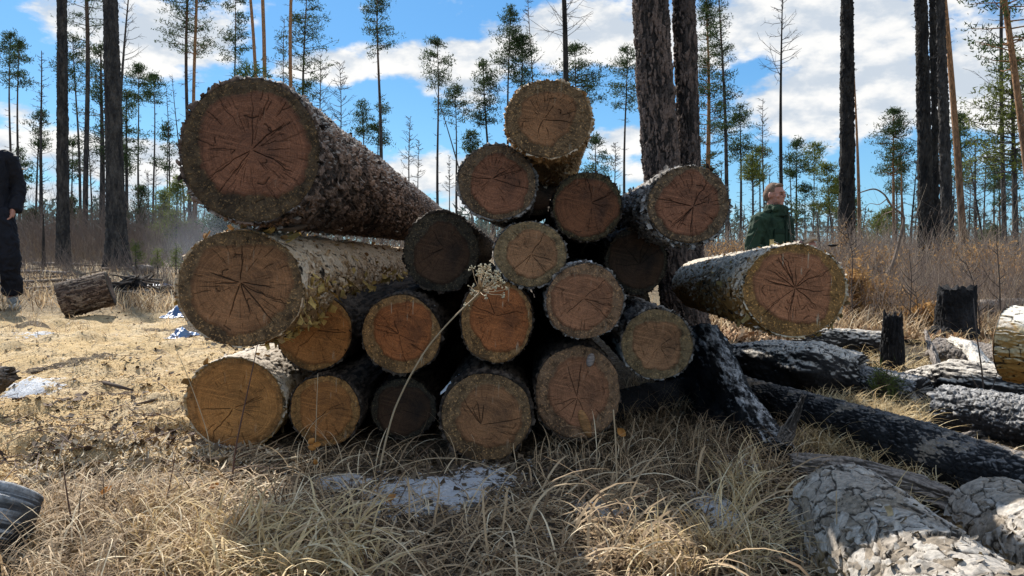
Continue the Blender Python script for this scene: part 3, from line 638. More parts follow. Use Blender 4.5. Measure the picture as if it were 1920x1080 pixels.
# stumps
def stump(label, px, py, r, h, mat, sty, seed, lean=(0, 0), flare=1.3, name='burnt_stump'):
    g = G(px, py); z0 = g1(g[0], g[1]) - .04
    path = [(g[0] + lean[0] * k, g[1] + lean[1] * k, z0 + h * k) for k in (0, .12, .35, .7, 1)]
    o = woody(name, path, [r * flare * 1.15, r * flare, r * 1.08, r, r * .92], mat, None, sty, na=150, nl=120, seed=seed, jag=.05, gnarl=.12)
    return tag(o, label, 'stump')
stump('narrow pitch black stump with a jagged top among the burnt logs', 1671, 700, .047, .31, CHB, 'charlong', 21, flare=1.1)
stump('wide burnt stump with flaring roots and a grassy top', 1790, 632, .115, .38, CHB, 'charlong', 22, flare=1.6)
o = fallen('grey broken branch stub standing up from the bleached top log', [(1770, 735), (1752, 720, .10), (1733, 700, .19)], [.022, .018, .010], CHS, 'charlong', 23, name='broken_branch', cat='branch', na=40, nl=50)
o = fallen('white bleached branch stub beside the golden bark log', [(1845, 752, .09), (1815, 735, .17), (1778, 722, .19)], [.035, .026, .014], char_mat("bleached branch", (.5, .47, .42), (.7, .66, .6), .9, .4), 'charlong', 24, name='bleached_branch', cat='branch', na=40, nl=50)
# near pale logs on the ground
def lying(label, C, D, r, L, bk, sty, seed, fk='brown', name='pine_log', na=320, nl=320, flakes=600, fs=.02, pw=1.0, irr=.06, group=None, fy=0.0):
    X, Y, Z = basis(np.asarray(D, float)); root = empty(name, label=label, cat='log', group=group)
    root.matrix_world = Matrix(((X[0], Y[0], Z[0], C[0]), (X[1], Y[1], Z[1], C[1]), (X[2], Y[2], Z[2], C[2]), (0, 0, 0, 1)))
    cut_face('cut_face', r, r * .97, seed, FM[fk], root, .75, (0, 0), None, 240, 40, irr)
    bark_skin('bark', r, r * .97, L, seed, BM[bk], root, sty, .03, na, nl, irr, flakes, fs, fy, pw)
    f = cut_face('cut_face', r * .97, r * .94, seed + 1, FM[fk], root, .75, (0, 0), None, 160, 30, irr)
    f.location = (0, L + .003, 0); f.rotation_euler = (0, 0, math.pi)
    return root
def sawn(name, px1, py1, d1, px2, py2, d2): return P(px1, py1, d1), P(px2, py2, d2)
A1, A2 = P(1577, 962, 1.42), P(1800, 1165, .98)
lying('silvery plated log lying in the grass at the bottom edge', A2 + (A2 - A1) * .6, A1 - A2, .104, float(np.linalg.norm(A1 - A2)) * 1.6, 'silver', 'pale', 51, flakes=500, fs=.012, na=420, nl=360, group='silvery logs in the near grass', fy=.1)
A1, A2 = P(1868, 985, 1.38), P(2090, 1110, 1.05)
lying('silvery log cut off by the frame edge, behind the one at the bottom', A2 + (A2 - A1) * .6, A1 - A2, .098, float(np.linalg.norm(A1 - A2)) * 1.6, 'silver', 'pale', 52, flakes=300, fs=.012, group='silvery logs in the near grass', fy=.1)
A1 = P(1908, 645, 2.0)
lying('golden bark log poking in at the frame edge above the burnt logs', A1 + np.array([.96, -1.28, .0]), np.array([-.96, 1.28, 0]), .108, 1.62, 'gold', 'pale', 53, flakes=500, fs=.016, irr=.12, fy=.25)
# charred lump and dark log at the lower left corner
g = G(0, 1055)
tag(woody('charred_log', [P(-220, 1050, 1.4), P(-110, 1045, 1.4), P(-40, 1050, 1.4), P(14, 1085, 1.42)], [.12, .12, .11, .04], CHW if False else char_mat("split charred wood", (.03, .03, .031), (.40, .41, .42), .55, .34), None, 'char', na=260, nl=340, seed=61, gnarl=.6, jag=.03), 'split charcoal grey log end in the bottom corner near the grass', 'burnt log')
tag(woody('charred_log', [P(-160, 730, 2.6), P(-30, 715, 2.6), P(22, 700, 2.6)], [.07, .065, .03], CHS, None, 'charlong', na=80, nl=80, seed=62, gnarl=.3), 'dark splintered log on the sawdust beside the snow patch', 'burnt log')
# tilted log section on the sawdust
g = G(165, 592); root = empty('log_section', (g[0], g[1], g1(g[0], g[1])), label='short tilted log section standing on the sawdust with its shaded end coloured black', cat='log section')
pz = P(162, 552, g[1]); ax = np.array([.90, .36, .27]); ax /= np.linalg.norm(ax)
X, Y, Z = basis(ax)
c0 = pz - ax * .19; hold = empty('section_wood'); bpy.data.objects.remove(hold)
Ms = Matrix(((X[0], Y[0], Z[0], c0[0]), (X[1], Y[1], Z[1], c0[1]), (X[2], Y[2], Z[2], c0[2]), (0, 0, 0, 1)))
inv = Matrix.Translation(-Vector(root.location))
f = cut_face('cut_face', .155, .15, 71, FM['black'], root, .8, (0, 0), None, 160, 26); b = bark_skin('bark', .155, .15, .38, 71, bark_mat("stripped brown log wood", (.05, .034, .027), (.13, .09, .07), (.22, .17, .13)), root, 'charlong' if False else 'trunk', .02, 160, 60, .05, 0, pw=1)  # end faces nearly black: their shade is put into the colour
f2 = cut_face('cut_face', .152, .147, 72, FM['black'], root, .8, (0, 0), None, 160, 26)
f.matrix_parent_inverse = inv; b.matrix_parent_inverse = inv; f2.matrix_parent_inverse = inv
f.matrix_basis = Ms; b.matrix_basis = Ms; f2.matrix_basis = Ms @ Matrix.Translation((0, .383, 0)) @ Matrix.Rotation(math.pi, 4, 'Z')

# ------------------------------------------------------------------ trees
def trunk_mat(name, c1, c2, up=None, z0=3, z1=9):
    m, t = newmat(name); p = t.obj(); x, y, z = t.sep(p)[:]
    n = t.noise(t.v('MULTIPLY', p, (1, 1, .3)), 9, 5, .65); n2 = t.noise(t.v('MULTIPLY', p, (1, 1, .25)), 40, 4, .7)
    c = t.mix(t.ramp(n, .35, .68), c1, c2)
    if up is not None:
        c = t.mix(t.ramp(t.m('ADD', z, t.m('MULTIPLY', t.m('SUBTRACT', n, .5), 5)), z0, z1), c, t.mix(t.ramp(n2, .35, .65), tuple(q * .6 for q in up), up))
    c = t.mix(.5, c, t.mix(t.ramp(n2, .3, .7), (.3, .3, .3), (1.5, 1.5, 1.5)), 'MULTIPLY')
    t.out(c, .92, n2, .8, .03, spec=.15); return m
TM = dict(dark=trunk_mat("dark pine trunk", (.026, .026, .028), (.085, .078, .072), (.20, .13, .09), 7, 16),
          burnt=trunk_mat("burnt trunk", (.014, .014, .015), (.050, .045, .040)),
          orange=trunk_mat("orange pine trunk", (.10, .065, .045), (.20, .13, .085), (.38, .21, .11), 1.5, 6),
          bare=trunk_mat("dead grey trunk", (.05, .048, .048), (.14, .13, .125)))
def foliage_mat(name, a, b):
    m, t = newmat(name); p = t.obj()
    c = t.mix(t.ramp(t.noise(p, 1.3, 3, .6), .35, .65), a, b)
    c = t.mix(t.ramp(t.noise(p, 9, 2, .6), .4, .7), c, tuple(q * 1.5 for q in b))
    t.out(c, .8, trans=.3, spec=.15); return m
FO = dict(green=foliage_mat("pine needles", (.022, .040, .018), (.045, .070, .026)),
          yellow=foliage_mat("sunlit pine needles", (.05, .075, .018), (.11, .125, .028)),
          rust=foliage_mat("dead rusty needles", (.24, .13, .05), (.42, .25, .10)),
          young=foliage_mat("young pine needles", (.07, .095, .03), (.14, .16, .045)))
TWM, t = newmat("twigs"); c_ = t.mix(t.noise(t.pos(), 3, 3), (.055, .042, .036), (.12, .095, .08)); t.out(c_, .9, spec=.1)
def crown_tufts(mb, rg, T, n, dens, size, L, Wd):
    m = max(3, int(dens)); C = np.repeat(T, m, 0) + rg.normal(size=(len(T) * m, 3)) * size * np.array([1, 1, .55])
    V, F_ = leaves(rg, C, rg.uniform(.6, 1.2, len(C)) * L, Wd, (0, 0, 1), .5); mb.add(V, F_, 0)
def tree(label, d, xb, xt, ytop, wpx, kind='pine', cb=None, ct=None, spread=None, fol='green', tm='dark', seed=1, nb=46, group=None, cat='tree', nbare=26, flare=1.0, hi=False, bx=0, name=None, lo=0.0):
    """d distance; xb trunk x at eye level, xt at ytop; crown spans image rows ct..cb"""
    rg = np.random.default_rng(seed * 13 + 5)
    B = P(xb, 460, d); Tp = P(xt, ytop, d); H = Tp[2]; z0 = g1(B[0], d) - .1
    sl = (Tp[0] - B[0]) / max(.5, (H - CAMZ)); base = np.array([B[0] - sl * CAMZ, d, z0])
    name = name or {'pine': 'pine_tree', 'bare': 'dead_tree', 'young': 'young_pine', 'pole': 'tree_trunk', 'snag': 'broken_snag'}[kind]
    root = empty(name, tuple(base), label=label, cat=cat, group=group)
    def at(z): return np.array([sl * (z - z0) + .10 * math.sin(z * .35 + seed) * (z - z0) / 10 * (0 if hi else 1), 0, z - z0])
    rb = wpx / 2 / F * d; nseg = 14
    zs = np.linspace(z0, H, nseg); rad = rb * (1 - .82 * ((zs - z0) / (H - z0)) ** 1.25); 
    if ytop < -40: rad = rb * (1.04 - .5 * ((zs - z0) / (H - z0)))
    if flare > 1: 
        zs = np.concatenate([[z0, z0 + .15, z0 + .4, z0 + .9, z0 + 1.7], zs[zs > z0 + 2.4]]); base_r = rb * (1.05 - .5 * ((zs - z0) / (H - z0)))
        rad = base_r * (1 + (flare - 1) * np.exp(-(zs - z0) / .6))
    path = [at(z) for z in zs]
    if hi:
        woody('trunk', path, rad, TM[tm], root, 'thick', na=64, nl=420, seed=seed, gnarl=.05)
    else:
        V, F_ = tube(path, rad, 8); mb = MB(); mb.add(V, F_); mb.build('trunk', TM[tm], root)
    def z_at(py): return P(xb, py, d)[2]
    if kind in ('pine', 'young') :
        zb, zt = z_at(cb), z_at(ct if ct is not None else ytop); S = spread / F * d
        mb = MB(); br = MB()
        n = nb; u = np.sort(rg.uniform(0, 1, n)); T = []
        prof = (lambda q: (1 - q) ** .8 + .08) if kind == 'young' else (lambda q: (np.sin(np.pi * np.clip(.25 + .75 * q, 0, 1)) ** .8) * .95 + .12)
        P0 = []; P1 = []; P2 = []
        for k in range(n):
            z = zb + (zt - zb) * u[k]; az_ = rg.uniform(0, 6.283); ln = S * prof(u[k]) * rg.uniform(.45, 1.15)
            if lo and u[k] < lo and rg.uniform() < .6: ln *= .4
            p0 = at(z); dr = np.array([math.cos(az_), math.sin(az_), rg.uniform(-.05, .45)])
            p1 = p0 + dr * ln * .55; p2 = p1 + (dr + [0, 0, rg.uniform(-.1, .35)]) * ln * .45
            P0.append(p0); P1.append(p1); P2.append(p2)
            for q in np.linspace(.25 if kind == 'young' else .45, 1, 5): T.append(p0 + (p1 - p0) * min(1, q / .55) + (p2 - p1) * max(0, (q - .55) / .45) + rg.normal(size=3) * ln * .07)
        rbr = .012 + rb * .10
        for a, b, r0, r1 in ((P0, P1, rbr, rbr * .6), (P1, P2, rbr * .6, rbr * .25)): V, F_ = segs(a, b, r0, r1); br.add(V, F_)
        T.append(at(zt)); T.append(at(zt * .98))
        px1 = d / 740.0     # metres per rendered pixel there
        sz = max(.11, px1 * 2.6) * (1 if d > 15 else .8); needle = max(.13, px1 * 3.4)
        if kind == 'young' and d < 17: sz = .05; needle = .06
        crown_tufts(mb, rg, np.array(T), len(T), 10, sz, needle, max(.035, px1 * .85) if not (kind == 'young' and d < 17) else .012)
        crown = mb.build('crown', FO[fol], root, smooth=False)
        br.build('limbs', TM['bare' if tm != 'orange' else 'orange'], crown if False else root)
    if kind == 'bare' or nbare and kind in ('pine', 'pole'):
        n = nbare if kind != 'bare' else max(nbare, 40)
        zb, zt = z_at(cb if kind == 'bare' and cb else 430), (H if kind != 'pine' else z_at(cb))
        if ytop < -40 and kind != 'pine': zt = z_at(-60)
        S = (spread or 30) / F * d * (1 if kind == 'bare' else .6)
        br = MB(); P0 = []; P1 = []; P2 = []; Q0 = []; Q1 = []
        for k in range(n):
            u = rg.uniform(0, 1) ** .8; z = zb + (zt - zb) * u; az_ = rg.uniform(0, 6.283); ln = S * (1.05 - .75 * u if kind == 'bare' else .6) * rg.uniform(.35, 1.1)
            dr = np.array([math.cos(az_), math.sin(az_), rg.uniform(.0, .7) if kind == 'bare' else rg.uniform(-.3, .2)])
            p0 = at(z); p1 = p0 + dr * ln * .5; p2 = p1 + (dr + [0, 0, .35]) * ln * .5; P0.append(p0); P1.append(p1); P2.append(p2)
            for q in range(5):
                s = rg.uniform(.3, 1); b0 = p0 + (p1 - p0) * min(1, s * 2) + (p2 - p1) * max(0, s * 2 - 1)
                Q0.append(b0); Q1.append(b0 + (dr * .6 + rg.normal(size=3) * .5) * ln * .3)
        px1 = d / 740.0; rr = max(.006, px1 * .17) * (1.3 if kind == 'bare' else 1)
        for a, b, r0, r1 in ((P0, P1, rr * 1.6, rr), (P1, P2, rr, rr * .6), (Q0, Q1, rr * .7, rr * .4)): V, F_ = segs(a, b, r0, r1); br.add(V, F_)
        br.build('branches', TM['bare'], root)
    return root
# the standing double trunk next to the pile
root = empty('pine_tree', (1.02, 3.75, 0), label='big double trunked pine with rough dark bark standing right behind the pile', cat='tree')
inv = Matrix.Translation(-Vector((1.02, 3.75, 0)))
bk2 = bark_mat("rough standing bark", (.030, .025, .023), (.085, .066, .058), (.16, .115, .095), flake=(.2, .15, .1))
D0 = 3.75
o = woody('trunk', [P(1300, 760, D0), P(1295, 690, D0), P(1282, 600, D0), P(1270, 520, D0), P(1243, 330, D0), P(1227, 150, D0), P(1219, 0, D0), P(1205, -300, D0)], [.19, .135, .108, .098, .092, .090, .086, .08], bk2, root, 'trunk', na=220, nl=620, seed=81, gnarl=.05); o.matrix_parent_inverse = inv
o = woody('trunk', [P(1308, 720, D0 + .05), P(1300, 600, D0 + .05), P(1296, 480, D0 + .05), P(1294, 330, D0 + .08), P(1287, 150, D0 + .08), P(1282, 0, D0 + .08), P(1276, -300, D0 + .08)], [.12, .08, .060, .056, .056, .055, .050], bk2, root, 'trunk', na=160, nl=520, seed=82, gnarl=.05); o.matrix_parent_inverse = inv
# hi-detail thick trunks
tree('thick dark trunk without low branches, second in from the man in black', 21, 118, 114, -420, 21, 'pole', tm='dark', seed=101, hi=True, flare=1.35, nbare=14, spread=90)
tree('thickest dark trunk of the clearing with a flared foot', 18.5, 219, 196, -420, 32, 'pole', tm='dark', seed=102, hi=True, flare=1.7, nbare=6, spread=60)
tree('thick blackened trunk with loose orange bark, just behind the man in green', 13.5, 1588, 1590, -420, 28, 'pole', tm='burnt', seed=103, hi=True, flare=1.25, nbare=8, spread=60)
tree('thickest black trunk of the pair near the wide burnt stump', 11.5, 1738, 1718, -420, 26, 'pole', tm='burnt', seed=104, hi=True, flare=1.3, nbare=16, spread=110)
tree('thinner black trunk pressed against the thickest black trunk', 12.3, 1757, 1741, -420, 13, 'pole', tm='burnt', seed=105, hi=True, flare=1.2, nbare=8, spread=60)
tree('straight trunk turning orange above, between the black pair and a leaning one', 14.5, 1778, 1748, -420, 21, 'pole', tm='dark', seed=106, hi=True, flare=1.2, nbare=10, spread=60)
tree('slightly leaning orange trunk ending behind the straight one', 19, 1808, 1755, -160, 13, 'pole', tm='orange', seed=107, flare=1.2, nbare=8, spread=60)
def pine(label, d, xb, xt, ct, cb, w, sp, seed, **k): return tree(label, d, xb, xt, ct, w, 'pine', cb=cb, ct=ct, spread=sp, seed=seed, **k)
# left of the pile
pine('pine with a small crown nearest to the hat of the man in black', 55, 22, 19, 62, 150, 6, 32, 1, nb=30)
pine('pine with a loose crown behind the shoulder of the man in black', 52, 37, 33, 78, 168, 6, 26, 2, nb=26)
pine('short crowned thin pine beside a bare larch near the man in black', 48, 65, 76, 210, 285, 5, 22, 3, nb=26)
tree('tall bare larch beside the short crowned thin pine', 42, 80, 74, 95, 7, 'bare', cb=330, spread=30, seed=4, nbare=60)
pine('slim trunked pine between the two thick dark trunks', 36, 160, 162, -150, 90, 10, 50, 5, nb=30)
pine('dark crowned pine showing beside the first thick dark trunk', 52, 152, 140, 68, 175, 6, 34, 6, nb=40)
pine('dense dark pine right behind the thickest dark trunk', 44, 190, 193, 85, 310, 12, 52, 7, nb=80)
pine('second dense pine behind the thickest dark trunk, with lower boughs', 47, 236, 240, 175, 330, 8, 34, 8, nb=50)
tree('leaning trunk crossing above the thickest dark trunk', 30, 212, 242, -40, 9, 'bare', cb=200, spread=50, seed=9, nbare=14)
pine('small crowned slim pine past the thickest dark trunk, the nearer of two', 55, 262, 256, 124, 205, 5, 26, 10, nb=34)
pine('slim pine with a thin tuft crown, between slender bare trunks', 58, 287, 288, 143, 200, 5, 22, 11, nb=24)
tree('slender bare tree with a needle thin top, first of the bare row', 58, 318, 314, 165, 4, 'bare', cb=400, spread=18, seed=12, nbare=46)
tree('slender bare tree leaning a little in the bare row', 56, 350, 326, 140, 4, 'bare', cb=380, spread=20, seed=13, nbare=40)
pine('tall dark pine rising out of view above the biggest log, left stem', 42, 356, 350, -60, 100, 8, 50, 14, nb=46, nbare=50)
pine('tall pine with an orange stem beside the dark one above the biggest log', 42, 366, 364, -100, 110, 8, 48, 15, nb=34, tm='orange', nbare=30)
pine('pine with a crown cut by the upper frame edge, over the biggest log', 45, 436, 438, -30, 150, 6, 36, 16, nb=46)
tree('orange stem leaning towards its straight neighbour above the biggest log', 36, 497, 463, -60, 9, 'pole', tm='orange', seed=17, nbare=4)
tree('straight orange stem standing up above the biggest log', 36, 492, 495, -300, 9, 'pole', tm='orange', seed=18, nbare=4)
tree('thin bare larch between the orange stems and the dense pine', 55, 535, 534, 35, 5, 'bare', cb=200, spread=26, seed=19, nbare=40)
tree('plain stem in front of the dense pine above the biggest log', 38, 547, 549, -300, 8, 'pole', tm='orange', seed=20, nbare=6)
pine('dense dark pine with a layered crown over the rear of the biggest log', 40, 568, 572, -25, 195, 8, 58, 21, nb=80, lo=.2)
tree('bare spreading larch just past the dense layered pine', 60, 597, 598, 105, 5, 'bare', cb=260, spread=46, seed=22, nbare=54)
tree('bare pointed larch standing alone above the rear of the biggest log', 60, 637, 637, 118, 4, 'bare', cb=240, spread=40, seed=23, nbare=54)
pine('small pine with a pale crown beside the tallest lone pine', 70, 682, 680, 192, 262, 5, 22, 24, nb=26)
pine('tallest lone pine with a sparse crown over the rear of the biggest log', 46, 714, 711, -8, 100, 9, 36, 25, nb=38, nbare=20)
pine('small pine leaning on the stem of the tallest lone pine', 68, 700, 716, 180, 275, 4, 24, 26, nb=26)
tree('faint bare larch in the gap of sky beyond the tallest lone pine', 80, 768, 768, 218, 4, 'bare', cb=340, spread=28, seed=27, nbare=50)
tree('faint bare sapling beside the faint bare larch', 84, 785, 784, 262, 3, 'bare', cb=370, spread=20, seed=28, nbare=30)
pine('thin pine with a tufted crown above the black faced tucked log', 52, 822, 818, 72, 165, 6, 32, 29, nb=36)
pine('pine with a wide low crown crossed by a leaning pole', 56, 857, 852, 165, 235, 5, 34, 30, nb=34)
tree('leaning dead pole crossing two thin pines', 50, 900, 812, 150, 4, 'pole', tm='bare', seed=31, nbare=0)
tree('small whitish dead sapling over the black faced tucked log', 60, 842, 842, 292, 3, 'bare', cb=360, spread=12, seed=32, nbare=30)
pine('leafy pine just above the violet faced log', 46, 926, 908, 118, 235, 7, 34, 33, nb=60)
pine('tall narrow pine over the violet faced log and topmost log', 44, 956, 952, 15, 150, 6, 32, 34, nb=56)
pine('dark pine leaning against the tall narrow one near the topmost log', 44, 975, 976, 66, 165, 6, 30, 35, nb=60)
tree('thin bare larch directly over the topmost log', 52, 1002, 994, -20, 4, 'bare', cb=150, spread=26, seed=36, nbare=46)
tree('dark dead trunk with crooked bare limbs rising behind the topmost log', 26, 1064, 1053, -80, 14, 'bare', cb=90, spread=80, seed=37, nbare=22, tm='burnt')
pine('broad leafy pine spreading behind the dead trunk and topmost log', 46, 1080, 1082, 88, 205, 7, 58, 38, nb=76)
pine('low pine peeking out at the side of the topmost log', 60, 1118, 1118, 255, 345, 5, 26, 39, nb=30)
pine('young pine between the two uppermost logs and open sky', 66, 885, 884, 248, 285, 3, 14, 40, nb=24)
pine('thin stemmed pine with a ragged crown beside the double trunk', 48, 1171, 1173, 86, 205, 6, 34, 41, nb=46)
tree('faint bare larch under the thin stemmed pine by the double trunk', 80, 1152, 1152, 268, 4, 'bare', cb=350, spread=22, seed=42, nbare=40)
# right of the double trunk
pine('tall orange stemmed pine with a full crown next to the double trunk', 38, 1327, 1326, -15, 320, 11, 36, 43, nb=120, tm='orange')
pine('dark narrow pine with ragged boughs beside the full crowned one', 36, 1364, 1352, -40, 250, 9, 26, 44, nb=60)
pine('pine with an open crown over the ridged bark log', 48, 1388, 1390, 198, 305, 6, 34, 45, nb=50)
pine('yellowish low pine over the ridged bark log, near the man in green', 44, 1411, 1412, 290, 350, 5, 26, 46, nb=34, fol='yellow')
tree('bare larch with fine twigs over the head of the man in green', 60, 1436, 1428, 188, 4, 'bare', cb=340, spread=26, seed=47, nbare=54)
tree('tall dead tree with outstretched bare boughs above the man in green', 24, 1467, 1464, -12, 9, 'bare', cb=180, spread=62, seed=48, nbare=22, tm='burnt')
pine('slim pine with a small crown beside the dead tree above the man in green', 50, 1494, 1492, 265, 335, 5, 26, 49, nb=36)
pine('pale green young pine between the man in green and the blackened trunk', 44, 1562, 1548, 308, 400, 4, 32, 50, nb=46, fol='yellow')
pine('slim tree crowding the blackened trunk with loose orange bark', 46, 1574, 1572, 330, 410, 4, 24, 51, nb=24)
tree('thin orange stem leaning out from behind the blackened trunk', 26, 1612, 1604, 110, 8, 'pole', tm='orange', seed=52, nbare=8, spread=20)
tree('short broken grey snag behind the hands of the man in green', 13, 1538, 1532, 394, 7, 'snag', tm='bare', seed=53, nbare=0)
pine('dark bell shaped pine on an orange stem, in the open sky', 38, 1677, 1676, 208, 330, 7, 38, 54, nb=90, tm='orange', fol='green')
tree('bare orange stem beside the bell shaped pine', 40, 1693, 1690, 300, 6, 'pole', tm='orange', seed=55, nbare=8, spread=30)
tree('thin dark pole leaning between the bell shaped pine and the black pair', 34, 1706, 1718, 300, 5, 'bare', cb=420, tm='burnt', spread=20, seed=56, nbare=20)
pine('small dark crown peeking past the leaning orange trunk', 40, 1806, 1798, 215, 290, 6, 22, 57, nb=40)
pine('orange limbed pine whose crown leaves the frame at the top corner', 17, 1943, 1872, -120, 130, 15, 95, 58, nb=44, tm='orange', nbare=10)
pine('sunlit bushy pine with yellow green boughs at the frame edge', 20, 1904, 1900, 110, 330, 12, 84, 59, nb=90, fol='yellow', nbare=26)
tree('grey dead trunk beside the sunlit bushy pine', 22, 1884, 1878, -60, 9, 'bare', cb=330, spread=60, seed=60, nbare=50)
tree('dead larch with drooping twigs between the leaning orange trunk and the bushy pine', 32, 1830, 1829, 262, 7, 'bare', cb=420, spread=52, seed=61, nbare=80)
tree('forked bare sapling beside the dead larch with drooping twigs', 30, 1846, 1818, 300, 5, 'bare', cb=430, spread=36, seed=62, nbare=60)
tree('lone bare larch behind the straight orange topped trunk', 45, 1786, 1788, 330, 5, 'bare', cb=430, spread=30, seed=63, nbare=50)
tree('sooty broken pole standing before the brush near the man in black', 17, 81, 80, 402, 8, 'snag', tm='burnt', seed=64, nbare=0)
# slender ones nothing tells apart
rg = np.random.default_rng(99)
xs = [v for v in list(np.linspace(5, 440, 22)) + list(np.linspace(1310, 1915, 32))]
for i, x0 in enumerate(xs):
    x0 += rg.uniform(-8, 8); d = rg.uniform(48, 85); top = rg.uniform(210, 400) if x0 < 500 else rg.uniform(250, 410)
    if rg.uniform() < .68: tree('slender bare tree in the thin far forest', d, x0, x0 + rg.uniform(-12, 12), top, rg.uniform(2.5, 5), 'bare', cb=top + 110, spread=rg.uniform(12, 26), seed=200 + i, nbare=34, group='slender far trees')
    else: tree('small far pine in the thin forest', d, x0, x0 + rg.uniform(-5, 5), top, rg.uniform(3, 5), 'pine', cb=top + rg.uniform(50, 90), ct=top, spread=rg.uniform(16, 28), seed=200 + i, nb=26, fol='yellow' if x0 > 1300 and rg.uniform() < .4 else 'green', group='small far pines')
# young pines in the haze on the left and low ones on the right
for i, (x0, tp, cb, d, sprd, lab) in enumerate([(262, 352, 470, 38, 34, 'young spruce shaped pine rising from the brush behind the thickest trunk'), (330, 330, 480, 30, 44, 'pale young pine in the smoke before the biggest log'),
        (305, 360, 480, 34, 34, 'dim young pine beside the pale one in the smoke'), (415, 385, 500, 22, 62, 'bluish young pine between the biggest log and the peeling log'), (130, 372, 450, 44, 30, 'young pine behind the first thick dark trunk'),
        (60, 395, 450, 46, 34, 'low young pine behind the sooty broken pole'), (255, 455, 492, 15, 26, 'tiny yellow green pine near the foot of the thickest trunk'), (296, 468, 502, 14, 22, 'tiny yellow green pine in the smoke'), (330, 462, 502, 15, 24, 'tiny yellow green pine nearest the peeling log'),
        (1860, 425, 470, 40, 40, 'low dark pine behind the bushy pine stem')]):
    tree(lab, d, x0, x0 + 2, tp, 4, 'young', cb=cb, ct=tp, spread=sprd * (1 if tp < 440 else .45), seed=300 + i, nb=(60 if tp < 440 else 10), fol='young' if i in (1, 2, 6, 7, 8) else 'green')
# ------------------------------------------------------------------ brush, far forest
def stuff(mb, name, mat, label, cat, smooth=False):
    o = mb.build(name, mat, None, smooth); return tag(o, label, cat, kind='stuff')
rg = np.random.default_rng(5)
brm, t = newmat("brush twigs"); c_ = t.mix(t.noise(t.pos(), .8, 4), (.10, .075, .065), (.25, .20, .17)); c_ = t.mix(t.ramp(t.attr('va'), .6, 1), c_, (.40, .32, .23)); t.out(c_, .9, spec=.1)
def brush(name, label, n, az0, az1, d0, d1, h0, h1, thick, seed, sub=4, tone=0):
    rg = np.random.default_rng(seed); az_ = rg.uniform(az0, az1, n); az_ = np.arctan((az_ - 960) / F); d = rg.uniform(d0, d1, n)
    kk = ~((np.abs(np.tan(az_) * F + 960 - 1450) < 75) & (d < 9.5)); az_ = az_[kk]; d = d[kk]; n = len(d); x = d * np.tan(az_); y = d; z = gh(x, y); h = rg.uniform(h0, h1, n) * rg.uniform(.5, 1, n) * (.55 + .9 * vn(np.stack([x * .35, y * .35, 0 * x], 1), 4))
    B = np.stack([x, y, z], 1); mb = MB(); ln = rg.normal(size=(n, 3)) * .22; ln[:, 2] = 1
    M_ = B + ln * h[:, None] * .5; T_ = M_ + (ln + rg.normal(size=(n, 3)) * .25) * h[:, None] * .5
    tk = thick * d / 740
    V, F_ = segs(B, M_, tk, tk * .8); mb.add(V, F_, rg.uniform(0, 1)); V, F_ = segs(M_, T_, tk * .8, tk * .4); mb.add(V, F_, 0)
    for k in range(sub):
        s = rg.uniform(.15, 1, n)[:, None]; b0 = B + (T_ - B) * s; dd = rg.normal(size=(n, 3)) * .5; dd[:, 2] = np.abs(dd[:, 2]) + .5
        V, F_ = segs(b0, b0 + dd * h[:, None] * .33, tk * .6, tk * .3); mb.add(V, F_, rg.uniform(0, 1))
    return stuff(mb, name, brm, label, 'brush')
brush('brush', 'purple brown leafless thicket filling the edge of the clearing', 4800, -60, 470, 26, 48, 1.0, 2.7, .22, 1)
brush('brush', 'grey brown leafless undergrowth beneath the far trees', 4200, 1290, 1990, 18, 50, .4, 1.2, .2, 2)
brush('undergrowth', 'tangled dry twigs among the burnt trunks', 5600, 1330, 2000, 5.2, 16, .25, .8, .22, 3, 5)
brush('undergrowth', 'low dry twigs scattered over the clearing', 1300, -60, 480, 8, 26, .15, .6, .22, 4)
brush('brush', 'leafless thicket glimpsed between the stacked logs', 2200, 470, 1300, 28, 50, 1.0, 2.0, .25, 6)
mb = MB(); n = 900; x = rg.uniform(-230, 230, n); y = rg.uniform(105, 180, n); hh = rg.uniform(4, 8.5, n) * (.5 + .8 * vn(np.stack([x * .05, y * 0, y * 0], 1), 3))
z = gh(x, y); B = np.stack([x, y, z], 1); T_ = B + np.stack([0 * x, 0 * x, hh], 1); V, F_ = segs(B, T_, .12, .03); mb.add(V, F_)
for k in range(26):
    s = rg.uniform(.35, 1.05, n)[:, None]; C = B + (T_ - B) * s + rg.normal(size=(n, 3)) * (1.25 - s) * [1.3, 1.3, .3]; V, F_ = leaves(rg, C, rg.uniform(.7, 1.5, n), .5, (0, 0, 1), .4); mb.add(V, F_)
stuff(mb, 'distant_forest', foliage_mat("far needles", (.05, .075, .07), (.08, .11, .10)), 'low dark line of distant forest along the horizon', 'forest')
